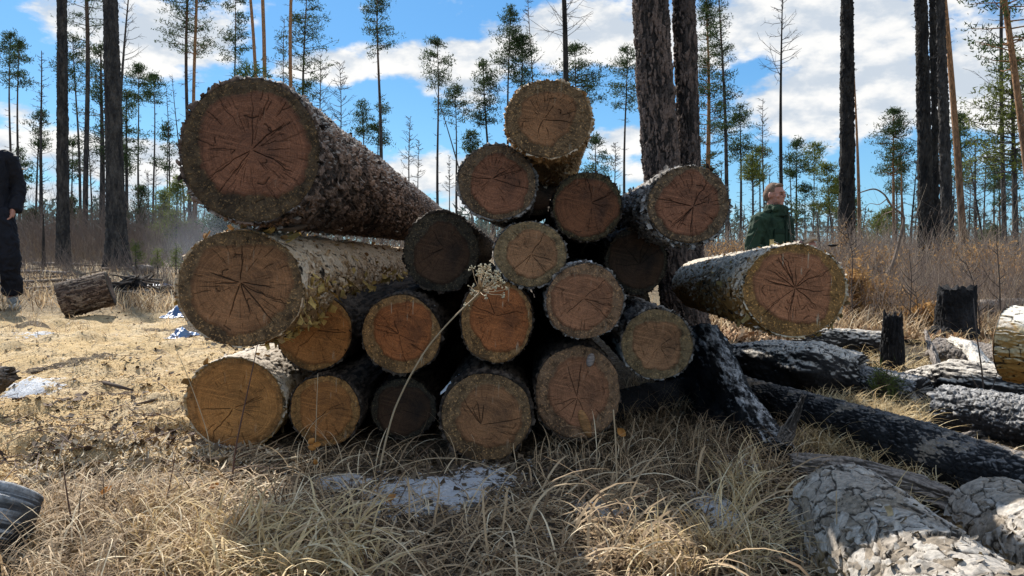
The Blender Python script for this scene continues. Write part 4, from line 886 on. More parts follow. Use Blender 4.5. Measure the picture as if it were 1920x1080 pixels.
# rusty dead shrubs
def shrub(label, px, py, d, w, h, seed, fol='rust', n=60, name='dry_shrub', leaf=.05, lw=.018, ml=14, gz=None):
    rg = np.random.default_rng(seed); g = P(px, py, d); z = g1(g[0], d); W = w / F * d; H = h / F * d
    root = empty(name, (g[0], d, z), label=label, cat='shrub'); mb = MB(); a = rg.uniform(0, 6.283, n)
    T_ = np.stack([np.cos(a) * W * .5 * rg.uniform(.2, 1, n), np.sin(a) * W * .5 * rg.uniform(.2, 1, n), H * rg.uniform(.45, 1, n)], 1)
    M_ = T_ * [.4, .4, .55] + rg.normal(size=(n, 3)) * W * .04; V, F_ = segs(M_ * 0, M_, .004, .003); mb.add(V, F_); V, F_ = segs(M_, T_, .003, .0015); mb.add(V, F_)
    for k in range(3):
        b0 = M_ + (T_ - M_) * rg.uniform(.1, .9, n)[:, None]; V, F_ = segs(b0, b0 + rg.normal(size=(n, 3)) * W * .12, .002, .001); mb.add(V, F_)
    mb.build('stems', TWM, root)
    C = np.repeat(M_ + (T_ - M_) * .6, ml, 0) + rg.normal(size=(n * ml, 3)) * [W * .12, W * .12, H * .14]; m2 = MB(); V, F_ = leaves(rg, C, leaf * rg.uniform(.5, 1.2, len(C)), lw); m2.add(V, F_); m2.build('dead_leaves', FO[fol], root, False)
for i, a in enumerate([('round straw rusty shrub behind the curled bare branch', 1640, 500, 10, 150, 85), ('rusty shrub before the thick black pair of trunks', 1700, 600, 7.0, 150, 75), ('orange brown shrub hanging on the straight trunk foot', 1790, 470, 11, 120, 80),
                       ('rusty bush beyond the hollow burnt chunk', 1625, 590, 6.4, 140, 95), ('low rusty bush beside the narrow black stump', 1745, 640, 5.4, 100, 50), ('pale rusty bush past the wide burnt stump', 1860, 540, 8.5, 150, 110),
                       ('reddish bush beside the straw bark log end', 1600, 560, 5.6, 60, 110), ('rusty bush between the ridged bark log and the man in green', 1380, 470, 12, 110, 80), ('small rusty bush near the frame edge', 1905, 560, 7.5, 110, 90)]):
    shrub(a[0], *a[1:], seed=400 + i, n=90, ml=16)
shrub('tuft of loose orange bark and leaves clinging to the blackened trunk', 1578, 440, 13.0, 40, 100, 450, n=30, name='hanging_leaves')
shrub('tiny green pine seedling between the long charred log and the ash white log', 1655, 745, 2.75, 60, 70, 451, 'young', 22, 'pine_seedling', .05, .004, 16)
# curled bare branch
rt = lambda pts, d: [P(x_, y_, d + dd) for x_, y_, dd in pts]
def bent(label, d, lines, mat, name='bare_branch', cat='branch'):
    mb = MB()
    for pts, r0, r1 in lines:
        p = np.array(rt(pts, d)); u = np.linspace(0, len(p) - 1, len(p) * 5); q = np.stack([np.interp(u, np.arange(len(p)), p[:, k]) for k in range(3)], 1)
        for _ in range(4): q[1:-1] = (q[:-2] + q[1:-1] * 2 + q[2:]) / 4
        V, F_ = tube(q, np.linspace(r0, r1, len(q)), 6); mb.add(V, F_)
    return tag(mb.build(name, mat, None), label, cat)
GW, t = newmat("weathered twig"); t.out(t.mix(t.noise(t.pos(), 20, 4), (.06, .045, .035), (.24, .18, .14)), .85, spec=.2)
bent('curled bare sapling arching over the dry brush', 7.0, [([(1661, 545, 0), (1662, 515, 0), (1672, 500, 0), (1682, 470, .1), (1692, 430, .1), (1696, 408, .1), (1688, 398, .1), (1672, 388, 0), (1660, 365, -.2), (1640, 352, -.3), (1610, 362, -.4)], .022, .005),
      ([(1661, 513, 0), (1640, 502, -.1), (1612, 496, -.3)], .012, .003), ([(1674, 396, 0), (1655, 402, .2), (1640, 425, .3)], .006, .002), ([(1690, 445, .1), (1678, 437, 0), (1680, 415, 0)], .006, .002),
      ([(1664, 372, 0), (1648, 385, .2), (1630, 380, .3), (1618, 395, .3)], .005, .002), ([(1672, 388, 0), (1690, 380, .1), (1710, 384, .2)], .005, .001)], GW)
bent('pale fallen branch lying on the brush beneath the curled sapling', 6.2, [([(1620, 590, 0), (1650, 570, .1), (1672, 556, .2), (1686, 536, .2)], .014, .004), ([(1672, 556, .2), (1688, 552, .2), (1700, 542, .2)], .006, .002)], GW)
bent('dark twiggy sapling before the whitened cracked log', 2.35, [([(1852, 805, 0), (1845, 755, 0), (1842, 700, 0), (1830, 620, 0), (1825, 560, .1)], .004, .0015), ([(1845, 755, 0), (1862, 725, 0), (1872, 690, 0)], .0025, .001), ([(1843, 740, 0), (1826, 715, 0), (1820, 700, 0)], .002, .001), ([(1848, 780, 0), (1836, 760, 0), (1828, 745, 0)], .002, .001)], TWM, 'dry_sapling', 'sapling')
for i, (a, pts) in enumerate({'thin dark sapling rising past the narrow black stump': [(1708, 640), (1706, 590), (1710, 520), (1704, 470)], 'thin forked sapling beside the wide burnt stump': [(1838, 640), (1836, 590), (1826, 530), (1810, 490)],
                         'tall thin sapling in front of the golden bark log': [(1876, 590), (1874, 520), (1868, 450), (1872, 400)], 'thin sapling by the end of the straw bark log': [(1600, 600), (1596, 540), (1600, 480), (1588, 430)], 'reddish sapling between the two burnt stumps': [(1722, 660), (1724, 600), (1716, 540)]}.items()):
    rg = np.random.default_rng(500 + i); L_ = [([(x_, y_, 0) for x_, y_ in pts], .006, .002)]
    for k in range(9):
        q = rg.integers(0, len(pts) - 1); f = rg.uniform(); x_ = pts[q][0] + (pts[q + 1][0] - pts[q][0]) * f; y_ = pts[q][1] + (pts[q + 1][1] - pts[q][1]) * f; s = rg.choice([-1, 1]); l = rg.uniform(12, 34)
        L_.append(([(x_, y_, 0), (x_ + s * l * .6, y_ - l * .5, rg.uniform(-.1, .1)), (x_ + s * l, y_ - l * 1.2, rg.uniform(-.2, .2))], .003, .001))
    bent(a, 5.2, L_, TWM, 'dry_sapling', 'sapling')
# pale fallen sticks in the left clearing
for a, b, d, r, lab in [((130, 502), (35, 499), 14.5, .05, 'pale fallen pole lying across the clearing'), ((30, 516), (180, 517), 10.5, .045, 'bleached trunk lying in the grass of the clearing'), ((60, 452), (160, 466), 22, .05, 'thin bleached pole slanting in the brush'), ((0, 470), (45, 466), 18, .08, 'low pale deadwood behind the man in black'), ((255, 488), (285, 487), 15, .1, 'dark chunk of deadwood at the brush edge')]:
    A, B = P(*a, d), P(*b, d + .4); A[2] = g1(A[0], A[1]) + r; B[2] = g1(B[0], B[1]) + r
    tag(woody('fallen_pole', [A, (A + B) / 2 + [0, .1, 0], B], [r, r, r * .7], CHS, None, 'charlong', na=16, nl=40, seed=9), lab, 'fallen pole')
for i in range(34):
    rg = np.random.default_rng(600 + i); right = i % 2
    px = rg.uniform(1340, 1900) if right else rg.uniform(20, 440); d = rg.uniform(6, 16) if right else rg.uniform(9, 22); C = P(px, 500, d); a = rg.uniform(-.5, .5); L = rg.uniform(.6, 2.4)
    A = C - [L / 2 * math.cos(a), L / 2 * math.sin(a), 0]; B = C + [L / 2 * math.cos(a), L / 2 * math.sin(a), 0]; r = rg.uniform(.015, .04); A[2] = g1(A[0], A[1]) + r; B[2] = g1(B[0], B[1]) + r + rg.uniform(0, .12)
    V, F_ = tube([A, (A + B) / 2, B], [r, r * .9, r * .5], 7); mb = MB(); mb.add(V, F_); tag(mb.build('fallen_stick', GW), 'dead stick lying in the dry undergrowth', 'stick', 'dead sticks scattered on the forest floor')
# ------------------------------------------------------------------ dry grass
def grass_mat(name, a, b, c):
    m, t = newmat(name); v = t.attr('va')
    col = t.mix(t.ramp(v, .0, .5), a, b); col = t.mix(t.ramp(v, .55, 1), col, c)
    t.out(col, .75, trans=.25, spec=.25); return m
def blades(rg, x, y, L, Wd, a0, a1, seg=7, lift=0.0, curlv=.5):
    n = len(x); z = gh(x, y) + lift; az_ = rg.uniform(0, 6.283, n); P_ = np.stack([x, y, z], 1)
    s = L / seg; pts = [P_]; sides = []; cur = P_
    for k in range(seg + 1):
        f = k / seg; th = a0 + (a1 - a0) * f ** 1.2; azk = az_ + curlv * (f ** 1.5) * rgc
        d = np.stack([np.cos(azk) * np.sin(th), np.sin(azk) * np.sin(th), np.cos(th)], 1)
        sides.append(np.stack([-np.sin(azk), np.cos(azk), 0 * azk], 1))
        if k < seg: cur = cur + d * s[:, None]; cur[:, 2] = np.maximum(cur[:, 2], z + .003 + .004 * f); pts.append(cur)
    pts = np.stack(pts, 1); sides = np.stack(sides, 1); f = np.linspace(0, 1, seg + 1)
    wd = Wd[:, None] * (np.clip(1 - f ** 3, .08, 1) * np.clip(.5 + f * 3, 0, 1))[None]
    # tilt the blade so it has some vertical side
    V = np.stack([pts - sides * wd[..., None] * .5, pts + sides * wd[..., None] * .5 + np.array([0, 0, .25]) * wd[..., None]], 2)
    V = V.reshape(-1, 3); m = (seg + 1) * 2; i = np.arange(seg)
    q = np.stack([2 * i, 2 * i + 1, 2 * i + 3, 2 * i + 2], 1)
    return V, (q[None] + (np.arange(n) * m)[:, None, None]).reshape(-1, 4), m
def scatter(rg, n, boxes):
    X_ = []; Y_ = []
    for (x0, x1, y0, y1, wt) in boxes:
        k = int(n * wt); yy = 1 / rg.uniform(1 / y1, 1 / y0, k) ; X_.append(rg.uniform(x0, x1, k)); Y_.append(yy)
    return np.concatenate(X_), np.concatenate(Y_)
rg = np.random.default_rng(11)
gm = grass_mat("dry grass blades", (.11, .07, .042), (.50, .36, .215), (.90, .77, .54))
def pxpos(rg, n, px0, px1, py0, py1):
    px = rg.uniform(px0, px1, n); py = rg.uniform(py0, py1, n)
    rz = -F * sp + (540 - py) * cp; ry = F * cp + (540 - py) * sp; s = -CAMZ / rz
    return (px - 960) * s, ry * s
SNOWS = []
for (px, py, rx, ry) in [(800, 925, 180, 42), (900, 905, 80, 30), (1350, 965, 50, 50), (1130, 955, 90, 25), (1500, 1050, 55, 32)]:
    c = G(px, py); SNOWS.append((c[0], c[1], rx / F * c[1], abs(G(px, py + ry)[1] - G(px, py - ry)[1]) / 2))
def grass(name, label, spec, seed, mat=gm, avoid=True):
    global rgc
    rg = np.random.default_rng(seed); mb = MB()
    for (n, px0, px1, py0, py1, l0, l1, w0, w1, a0, a1, b0, b1, clump) in spec:
        nc = max(1, n // clump); cx, cy = pxpos(rg, nc, px0, px1, py0, py1)
        x = np.repeat(cx, clump) + rg.normal(size=nc * clump) * .018; y = np.repeat(cy, clump) + rg.normal(size=nc * clump) * .018
        k = vn(np.stack([x * 5, y * 5, 0 * x], 1), 9) > rg.uniform(.05, .6, len(x))
        for (sx_, sy_, rx_, ry_) in SNOWS: k &= ~((((x - sx_) / rx_) ** 2 + ((y - sy_) / ry_) ** 2 < 1) & (rg.uniform(size=len(x)) < .3))
        x, y = x[k], y[k]
        rgc = rg.normal(size=len(x)) * 1.3
        V, Q, m = blades(rg, x, y, rg.uniform(l0, l1, len(x)), rg.uniform(w0, w1, len(x)), rg.uniform(a0, a1, len(x)), rg.uniform(b0, b1, len(x)))
        mb.add(V, [Q], np.repeat(np.clip(rg.normal(.45, .25, len(x)), 0, 1), m))
    return stuff(mb, name, mat, label, 'grass', smooth=True)
grass('dry_grass', 'curled dry grass in front of and beside the log pile', [
    (2200, 380, 1560, 895, 1130, .08, .24, .0018, .0050, .5, 1.4, 1.6, 3.9, 3),
    (5200, 330, 1560, 872, 1130, .05, .18, .0014, .0036, 1.1, 1.55, 1.4, 2.0, 3),
    (260, 380, 1560, 930, 1120, .14, .30, .0035, .0065, .3, 1.0, 1.8, 3.6, 2),
    (800, 560, 1500, 855, 900, .10, .20, .0014, .0030, .1, .8, 1.4, 3.1, 5),
    (2000, 1150, 1500, 760, 900, .06, .17, .0012, .0026, .2, 1.0, 1.4, 3.0, 6),
    (900, 1180, 1330, 700, 790, .06, .16, .001, .0018, .1, .7, .6, 2.8, 8),
    (4200, 20, 420, 905, 1110, .04, .14, .0010, .0026, .9, 1.5, 1.4, 2.1, 5),
    (1500, -60, 560, 960, 1120, .08, .18, .0014, .0034, .1, .8, 1.3, 3.0, 6)], 21)
gold = grass_mat("sunlit grass blades", (.40, .27, .12), (.62, .47, .25), (.80, .70, .48))  # lighter, warmer blades for sunny patches; the sunlight is put into their colour
grass('sunlit_grass', 'curled grass with golden sunlight in its colour at the bottom edge', [(900, 400, 690, 1010, 1130, .08, .20, .0024, .0058, .1, .7, 1.6, 3.3, 7), (420, 260, 420, 960, 1100, .07, .17, .0018, .004, .1, .7, 1.6, 3.2, 7), (90, 1180, 1330, 1030, 1110, .08, .18, .002, .004, .1, .6, 1.2, 2.8, 5)], 22, gold)
grass('dry_grass', 'pale grass tufts among the burnt logs', [
    (1500, 1510, 1720, 770, 850, .07, .17, .0014, .003, .2, 1.0, 1.2, 3.0, 6), (900, 1480, 1640, 800, 880, .06, .14, .0012, .0028, .4, 1.2, 1.2, 2.6, 6),
    (1800, 1530, 1800, 690, 800, .06, .14, .0014, .003, .3, 1.2, 1.2, 2.6, 6), (900, 1600, 1960, 860, 990, .06, .14, .0014, .0028, .3, 1.2, 1.2, 2.6, 6),
    (2000, 1520, 1900, 620, 720, .06, .18, .002, .004, .3, 1.3, 1.2, 2.4, 6), (500, 1330, 1420, 900, 1100, .1, .2, .0016, .0034, .1, .8, 1.2, 2.8, 6)], 23, gold)
grass('dry_grass', 'short straw covering the clearing', [
    (9000, -100, 480, 480, 585, .08, .26, .006, .012, .1, 1.0, .5, 1.8, 5), (9000, 1320, 2000, 480, 640, .08, .26, .005, .010, .1, 1.1, .5, 1.9, 5), (1300, -60, 380, 560, 640, .04, .12, .002, .005, .3, 1.4, .8, 2.0, 4), (6000, 480, 1320, 480, 600, .08, .26, .005, .010, .1, 1.1, .5, 1.9, 5)], 24)
# separate stalks
def stalk(label, pts, d, r0, r1, mat, name='grass_stalk', leaves_=None):
    root_l = [( [(x_, y_, dd) for x_, y_, dd in pts], r0, r1)]
    o = bent(label, d, root_l, mat, name, 'stalk'); return o
STR, t = newmat("dry stalk"); t.out(t.mix(t.noise(t.pos(), 30, 3), (.30, .21, .12), (.52, .41, .27)), .7, spec=.3)
um = empty('dried_umbel_plant', tuple(P(712, 880, 1.85)), label='dried umbel plant leaning across the logs with a starburst seed head', cat='dried plant')
iu = Matrix.Translation(-P(712, 880, 1.85))
o = bent(None, 1.85, [([(712, 880, 0), (722, 830, 0), (738, 770, 0), (765, 712, -.02), (800, 652, -.03), (845, 600, -.05), (900, 548, -.06)], .0028, .0017)], STR, 'stem'); o.parent = um; o.matrix_parent_inverse = iu
rg = np.random.default_rng(31); hd = P(900, 546, 1.79); mb = MB(); sd_ = MB()
ax = np.array([.45, -.35, .82]); ax /= np.linalg.norm(ax)
for k in range(34):
    dd = ax * rg.uniform(.25, 1) + runit(rg, 1)[0] * .75; dd /= np.linalg.norm(dd); L = rg.uniform(.035, .058); m_ = hd + dd * L * .6 ; e_ = hd + dd * L + ax * L * .12
    V, F_ = tube([hd, m_, e_], [.0011, .0009, .0007], 4); mb.add(V, F_)
    for q in range(7):
        d2 = dd * .7 + runit(rg, 1)[0] * .8; d2 /= np.linalg.norm(d2); f_ = e_ + d2 * .009; V, F_ = tube([e_, f_], [.0006, .0005], 3); mb.add(V, F_)
        c = f_; V, F_ = tube([c - d2 * .0018, c, c + d2 * .0026], [.0005, .0022, .0006], 5); sd_.add(V, F_)
o = mb.build('seed_head', STR, um); o.matrix_parent_inverse = iu
SEE, t = newmat("seeds"); t.out((.50, .44, .30), .8)
o2 = sd_.build('seeds', SEE, o); o2.matrix_parent_inverse = Matrix.Identity(4)
RED, t = newmat("dark stem"); t.out(t.mix(t.noise(t.pos(), 20, 3), (.05, .025, .02), (.14, .075, .055)), .7, spec=.3)
stalk('dark branching weed stem standing before the yellow ochre log', [(432, 930, 0), (440, 850, 0), (452, 790, 0), (474, 690, .02), (484, 640, .03)], 1.72, .0026, .0009, RED, 'dry_weed')
stalk('straw stem crossing the yellow ochre log', [(398, 905, 0), (392, 820, 0), (372, 760, .02), (350, 700, .05), (330, 655, .06)], 1.75, .0014, .0007, STR, 'grass_stalk')
stalk('dark leaning twig in the grass below the sawdust, the taller one', [(152, 1080, 0), (140, 1010, 0), (126, 930, 0), (120, 885, 0)], 1.45, .0028, .0012, RED, 'dry_weed')
stalk('short dark twig poking out of the grass near the yellow ochre log', [(308, 965, 0), (318, 910, 0), (328, 858, 0)], 1.6, .002, .0009, RED, 'dry_weed')
o = stalk('upright straw stem in front of the grass touching log and the knotted one', [(1158, 960, 0), (1156, 880, 0), (1154, 820, 0), (1150, 768, 0)], 1.66, .0022, .0016, STR, 'grass_stalk')
stalk('thin upright straw before the silvery plated log', [(1570, 1060, 0), (1569, 990, 0), (1568, 920, 0)], 1.2, .0012, .0009, STR, 'grass_stalk')
stalk('long fallen straw arching over the snow patch', [(640, 935, 0), (720, 885, .02), (800, 858, .02), (880, 860, 0), (950, 890, -.02)], 1.75, .0013, .0008, STR, 'grass_stalk')
stalk('bent straw arching in the grass before the knotted log', [(760, 1000, 0), (880, 985, 0), (960, 950, 0), (1040, 910, 0), (1100, 905, 0), (1150, 935, 0), (1165, 960, 0)], 1.55, .0015, .0008, STR, 'grass_stalk')
stalk('stiff pale straw slanting up at the bottom edge', [(1110, 1085, 0), (1150, 1030, 0), (1185, 965, 0)], 1.3, .0028, .0008, STR, 'grass_stalk')
# weed with orange leaves
wd = empty('weed', tuple(P(590, 930, 1.72)), label='thin weed with shrivelled orange leaves before the orange brown bottom log', cat='dried plant'); iw = Matrix.Translation(-P(590, 930, 1.72))
o = bent(None, 1.72, [([(588, 940, 0), (590, 880, 0), (592, 810, 0), (596, 700, .02)], .0014, .0007)], STR, 'stem'); o.parent = wd; o.matrix_parent_inverse = iw
LF, t = newmat("orange dry leaf"); t.out(t.mix(t.noise(t.pos(), 90, 3), (.32, .12, .03), (.60, .30, .08)), .7, trans=.3)
def leafshape(c, u, v, n, L, W, curl):
    s = np.linspace(0, 1, 6)[:, None]; w_ = np.linspace(-1, 1, 5)[None]; wd_ = np.sin(np.pi * (s * .92 + .06)) ** .7
    V = c + u * (s * L)[..., None] + v * (w_ * wd_ * W / 2)[..., None] + n * (curl * (L * (s - .3) ** 2 + W * .6 * w_ ** 2 * wd_))[..., None]
    return V.reshape(-1, 3), [gridf(6, 5)]
rg = np.random.default_rng(8)
for (px, py) in [(590, 822), (586, 836), (592, 842), (589, 872)]:
    u, v, n = runit(rg, 3); v = np.cross(u, v); v /= np.linalg.norm(v); n = np.cross(u, v)
    mb = MB(); V, F_ = leafshape(P(px, py, 1.715), u, v, n, .018, .014, .8); mb.add(V, F_); o = mb.build('leaf', LF, wd); o.matrix_parent_inverse = iw
for i, (px, py, lab) in enumerate([(190, 960, 'small orange leaf lying on the litter'), (458, 990, 'orange leaf in the grass'), (724, 958, 'orange leaf at the border of the snow patch'), (392, 945, 'orange brown leaf near the short dark twig')]):
    g = G(px, py); u = np.array([.8, .3, .3]); v = np.array([-.3, .8, .3]); n = np.cross(u, v); mb = MB(); V, F_ = leafshape(np.array([g[0], g[1], g1(g[0], g[1]) + .02]), u, v, n, .03, .024, .7); mb.add(V, F_); tag(mb.build('fallen_leaf', LF), lab, 'leaf')
mb = MB(); V, F_ = leafshape(P(1590, 805, 1.9), *map(np.array, ((.7, 0, .7), (.7, 0, -.7), (0, -1., 0))), .02, .02, .6)
mb = MB(); V, F_ = leafshape(P(1158, 803, 1.9), np.array([.7, -.2, -.6]), np.array([.6, .1, .7]), np.array([0, -1., 0]), .026, .022, .8); mb.add(V, F_); tag(mb.build('fallen_leaf', LF), 'curled yellow leaf beside the knotted log', 'leaf')
# ------------------------------------------------------------------ litter
rg = np.random.default_rng(41)
def chips(name, label, n, pxr, pyr, s0, s1, mat, seed, lift=.002, cond=None, up_=.35, asp=(.2, .8)):
    rg = np.random.default_rng(seed); x, y = pxpos(rg, n, *pxr, *pyr)
    if cond: k = cond(x, y, rg); x, y = x[k], y[k]
    n = len(x); C = np.stack([x, y, gh(x, y) + lift + rg.uniform(0, .004, n)], 1); s = rg.uniform(s0, s1, n) * (.5 + rg.uniform(size=n) ** 3 * 1.2)
    a = rg.uniform(0, 6.283, n); u = np.stack([np.cos(a), np.sin(a), rg.normal(size=n) * up_], 1); v = np.stack([-np.sin(a), np.cos(a), rg.normal(size=n) * up_], 1)
    w_ = s * rg.uniform(*asp, n); VV = []
    for (p_, q_) in ((-1, -1), (0, -1.1), (1, -.8), (1, .9), (0.1, 1.1), (-1, .8)):
        VV.append(C + u * (s * p_ * .5 * rg.uniform(.6, 1.2, n))[:, None] + v * (w_ * q_ * .5 * rg.uniform(.6, 1.2, n))[:, None] + [0, 0, 1] * (np.abs(p_) * rg.uniform(-.1, .25, n) * s)[:, None])
    V = np.stack(VV, 1).reshape(-1, 3); q = np.array([[0, 1, 4, 5], [1, 2, 3, 4]]); Q = (q[None] + (np.arange(n) * 6)[:, None, None]).reshape(-1, 4)
    mb = MB(); mb.add(V, [Q], np.repeat(rg.uniform(size=n), 6)); return stuff(mb, name, mat, label, 'litter')
def vmat(name, a, b, rough=.85):
    m, t = newmat(name); t.out(t.mix(t.attr('va'), a, b), rough, spec=.2); return m
cs = lambda x, y, rg: (sstep(-x - .28 * y, -.05, .3) > rg.uniform(size=len(x)))
chips('wood_chips', 'pale sawdust crumbs strewn over the cleared ground', 60000, (-120, 480), (560, 960), .003, .010, vmat("sawdust crumbs", (.40, .26, .12), (.78, .60, .34)), 1, cond=cs)
chips('bark_bits', 'dark bark crumbs and dead leaves on the sawdust', 6000, (-100, 470), (575, 960), .004, .026, vmat("bark crumbs", (.03, .022, .017), (.16, .11, .08)), 2, cond=lambda x, y, rg: vn(np.stack([x * 4, y * 4, 0 * x], 1), 5) > rg.uniform(.3, .75, len(x)))
chips('bark_bits', 'dead leaf litter at the border of sawdust and grass', 5200, (60, 480), (800, 1100), .006, .026, vmat("leaf litter", (.06, .04, .028), (.42, .33, .22)), 3, up_=.6)
chips('bark_bits', 'leaf litter under the grass', 14000, (420, 1560), (850, 1110), .005, .022, vmat("dull litter", (.03, .022, .016), (.24, .18, .12)), 4, up_=.6)
chips('bark_bits', 'bark litter around the burnt logs', 5000, (1330, 1990), (600, 1000), .006, .03, vmat("sooty litter", (.02, .017, .014), (.30, .23, .16)), 5, up_=.6)
chips('bark_bits', 'straw fragments at the border of sawdust and grass', 9000, (40, 520), (850, 1100), .01, .035, vmat("straw fragments", (.30, .23, .14), (.66, .58, .44)), 6, up_=.5, asp=(.06, .14))
def twigs(name, label, n, pxr, pyr, l0, l1, r, seed, mat):
    rg = np.random.default_rng(seed); x, y = pxpos(rg, n, *pxr, *pyr); C = np.stack([x, y, gh(x, y) + .006], 1); a = rg.uniform(0, 6.283, n); L = rg.uniform(l0, l1, n)
    u = np.stack([np.cos(a), np.sin(a), rg.uniform(-.05, .25, n)], 1) * L[:, None]; m_ = C + u * .5 + rg.normal(size=(n, 3)) * L[:, None] * .06
    mb = MB(); V, F_ = segs(C, m_, r, r * .8, 5); mb.add(V, F_); V, F_ = segs(m_, C + u, r * .8, r * .4, 5); mb.add(V, F_); return stuff(mb, name, mat, label, 'twigs')
twigs('twigs', 'thin dark twigs scattered on the sawdust', 320, (-60, 460), (590, 940), .03, .16, .0016, 7, RED)
chips('fallen_leaves', 'rusty dead leaves and fern litter under the burnt trunks', 20000, (1320, 2000), (480, 650), .012, .04, vmat('rusty litter', (.22, .11, .05), (.55, .40, .25)), 9, up_=.9, lift=.03)
twigs('twigs', 'thin twigs lying in the grass', 260, (400, 1560), (860, 1100), .04, .16, .0014, 8, TWM)
for i, (pts, r, lab) in enumerate([([(205, 780), (270, 770), (345, 755)], .006, 'dark crooked stick pointing at the yellow ochre log'), ([(95, 783), (150, 795), (213, 815)], .0028, 'thin straight twig on the sawdust'), ([(60, 705), (130, 690), (205, 695)], .006, 'short dark stick near the snow patch'), ([(195, 730), (250, 738)], .008, 'bark splinter half buried in the sawdust')]):
    pp = [np.array([*G(x_, y_)[:2], 0]) for x_, y_ in pts]
    for q in pp: q[2] = g1(q[0], q[1]) + r + .004
    if len(pp) == 2: pp.insert(1, (pp[0] + pp[1]) / 2)
    V, F_ = tube(pp, [r, r, r * .5], 7); mb = MB(); mb.add(V, F_); tag(mb.build('stick', TWM), lab, 'stick')
# burnt debris heap behind the log section, blue tarp scraps
heap = empty('debris_heap', tuple(P(250, 545, 8.0)), label='heap of burnt branches and bark behind the tilted log section', cat='debris'); ih = Matrix.Translation(-P(250, 545, 8.0))
rg = np.random.default_rng(77); n = 150; c0 = G(252, 556, 0); 
x = c0[0] + rg.normal(size=n) * .26; y = c0[1] + rg.normal(size=n) * .2; h = .26 * np.exp(-(((x - c0[0]) / .28) ** 2)); z = gh(x, y) + rg.uniform(0, 1, n) * h + .01
A = np.stack([x, y, z], 1); u = rg.normal(size=(n, 3)) * [.22, .12, .05]; mb = MB(); V, F_ = segs(A - u / 2, A + u / 2, .014, .006, 5); mb.add(V, F_)
o = mb.build('burnt_sticks', CHS, heap); o.matrix_parent_inverse = ih
o = woody('bark_slab', [P(215, 543, c0[1]), P(250, 530, c0[1]), P(275, 545, c0[1])], [.05, .09, .04], CHB, heap, 'char', na=40, nl=40, seed=5, gnarl=.5); o.matrix_parent_inverse = ih
TP, t = newmat("blue tarp"); t.out(t.mix(t.ramp(t.noise(t.pos(), 8, 3), .4, .6), (.04, .10, .24), (.10, .20, .38)), .4, t.noise(t.pos(), 30, 4), .6, .02, spec=.5)
def tarp(px, py, w_, d_, h_, lab, seed):
    g = G(px, py); u = np.linspace(-1, 1, 26); X_, Y_ = np.meshgrid(u, u); p = np.stack([X_.ravel() * 2 + seed, Y_.ravel() * 2, 0 * X_.ravel()], 1); x = g[0] + X_.ravel() * w_ / 2 * (1 + .4 * (vn(p, 2) - .5)); y = g[1] + Y_.ravel() * d_ / 2
    f = fbm(p * 1.3, 3, seed); z = gh(x, y) + .004 + h_ * np.abs(f - .35) * 1.8 * (1 - np.maximum(np.abs(X_), np.abs(Y_)).ravel() ** 2 * .9); tag(link('tarp_scrap', mesh_np('tarp_scrap', np.stack([x, y, z], 1), [gridf(26, 26)], None, False, TP)), lab, 'tarp')
tarp(345, 590, .22, .5, .12, 'crumpled blue tarp scrap showing beyond the peeling log', 3); tarp(345, 628, .16, .3, .09, 'crumpled blue tarp scrap touching the peeling log', 4); tarp(292, 540, .4, .5, .07, 'bluish crumpled sheet by the debris heap', 6)
# snow bits on the pile
def snowpile(lab, pts, d, wid, h, seed):
    o = snowstrip('snow_patch', [P(x_, y_, d + q) for x_, y_, q in pts], wid, h, None, seed, n=70); return tag(o, lab, 'snow', kind='stuff')
snowpile('snow lying in the gap between the smallest bottom log and its grey brown neighbour', [(826, 738, .1), (843, 722, .1), (862, 705, .12)], 2.08, [.005, .016, .008], .006, 2)
snowpile('sliver of snow on the pinkish log above its orange edge', [(1055, 500, .12), (1085, 492, .08), (1110, 493, .08)], 2.02, [.006, .012, .006], .008, 5)
snowpile('snow sliver on top of the yellow ochre log', [(470, 668, .1), (500, 655, .3), (515, 650, .5)], 2.15, [.02, .05, .03], .012, 6)
snowpile('snow sliver on the dark red log shoulder', [(790, 560, .1), (815, 575, .1), (822, 590, .1)], 2.12, [.004, .01, .004], .006, 7)

rg = np.random.default_rng(91); c0 = P(462, 146, 1.95); mb = MB()
for k in range(7):
    e_ = c0 + [rg.uniform(-.03, .05), rg.uniform(-.02, .02), rg.uniform(.0, .03)]; V, F_ = tube([c0 - [0, 0, .01], e_], [.002, .001], 4); mb.add(V, F_); V, F_ = leaves(rg, np.repeat([e_], 34, 0) + rg.normal(size=(34, 3)) * .008, .022, .003, (0, 0, 1), .4); mb.add(V, F_)
tag(mb.build('pine_sprig', FO['green'], None, False), 'dark dead pine sprig lying on top of the biggest log', 'sprig')
YB = bark_mat("yellow bark curl", (.45, .30, .08), (.62, .45, .16), (.66, .52, .25))
for i, (px, py, d, L, lab) in enumerate([(476, 428, 1.86, .07, 'curled yellow bark strip squeezed between the biggest log and the peeling log'), (512, 432, 1.86, .09, 'greyish flat bark strip beside the curled yellow one'), (1552, 462, 1.9, .03, 'small pale chip lying on the straw bark log')]):
    mb = MB(); V, F_ = leafshape(P(px, py, d), np.array([.96, .1, -.12]), np.array([.1, .9, .2]), np.array([0, -.2, 1.]), L, L * .5, .5); mb.add(V, F_); tag(mb.build('bark_strip', YB if i != 1 else GW), lab, 'bark strip')
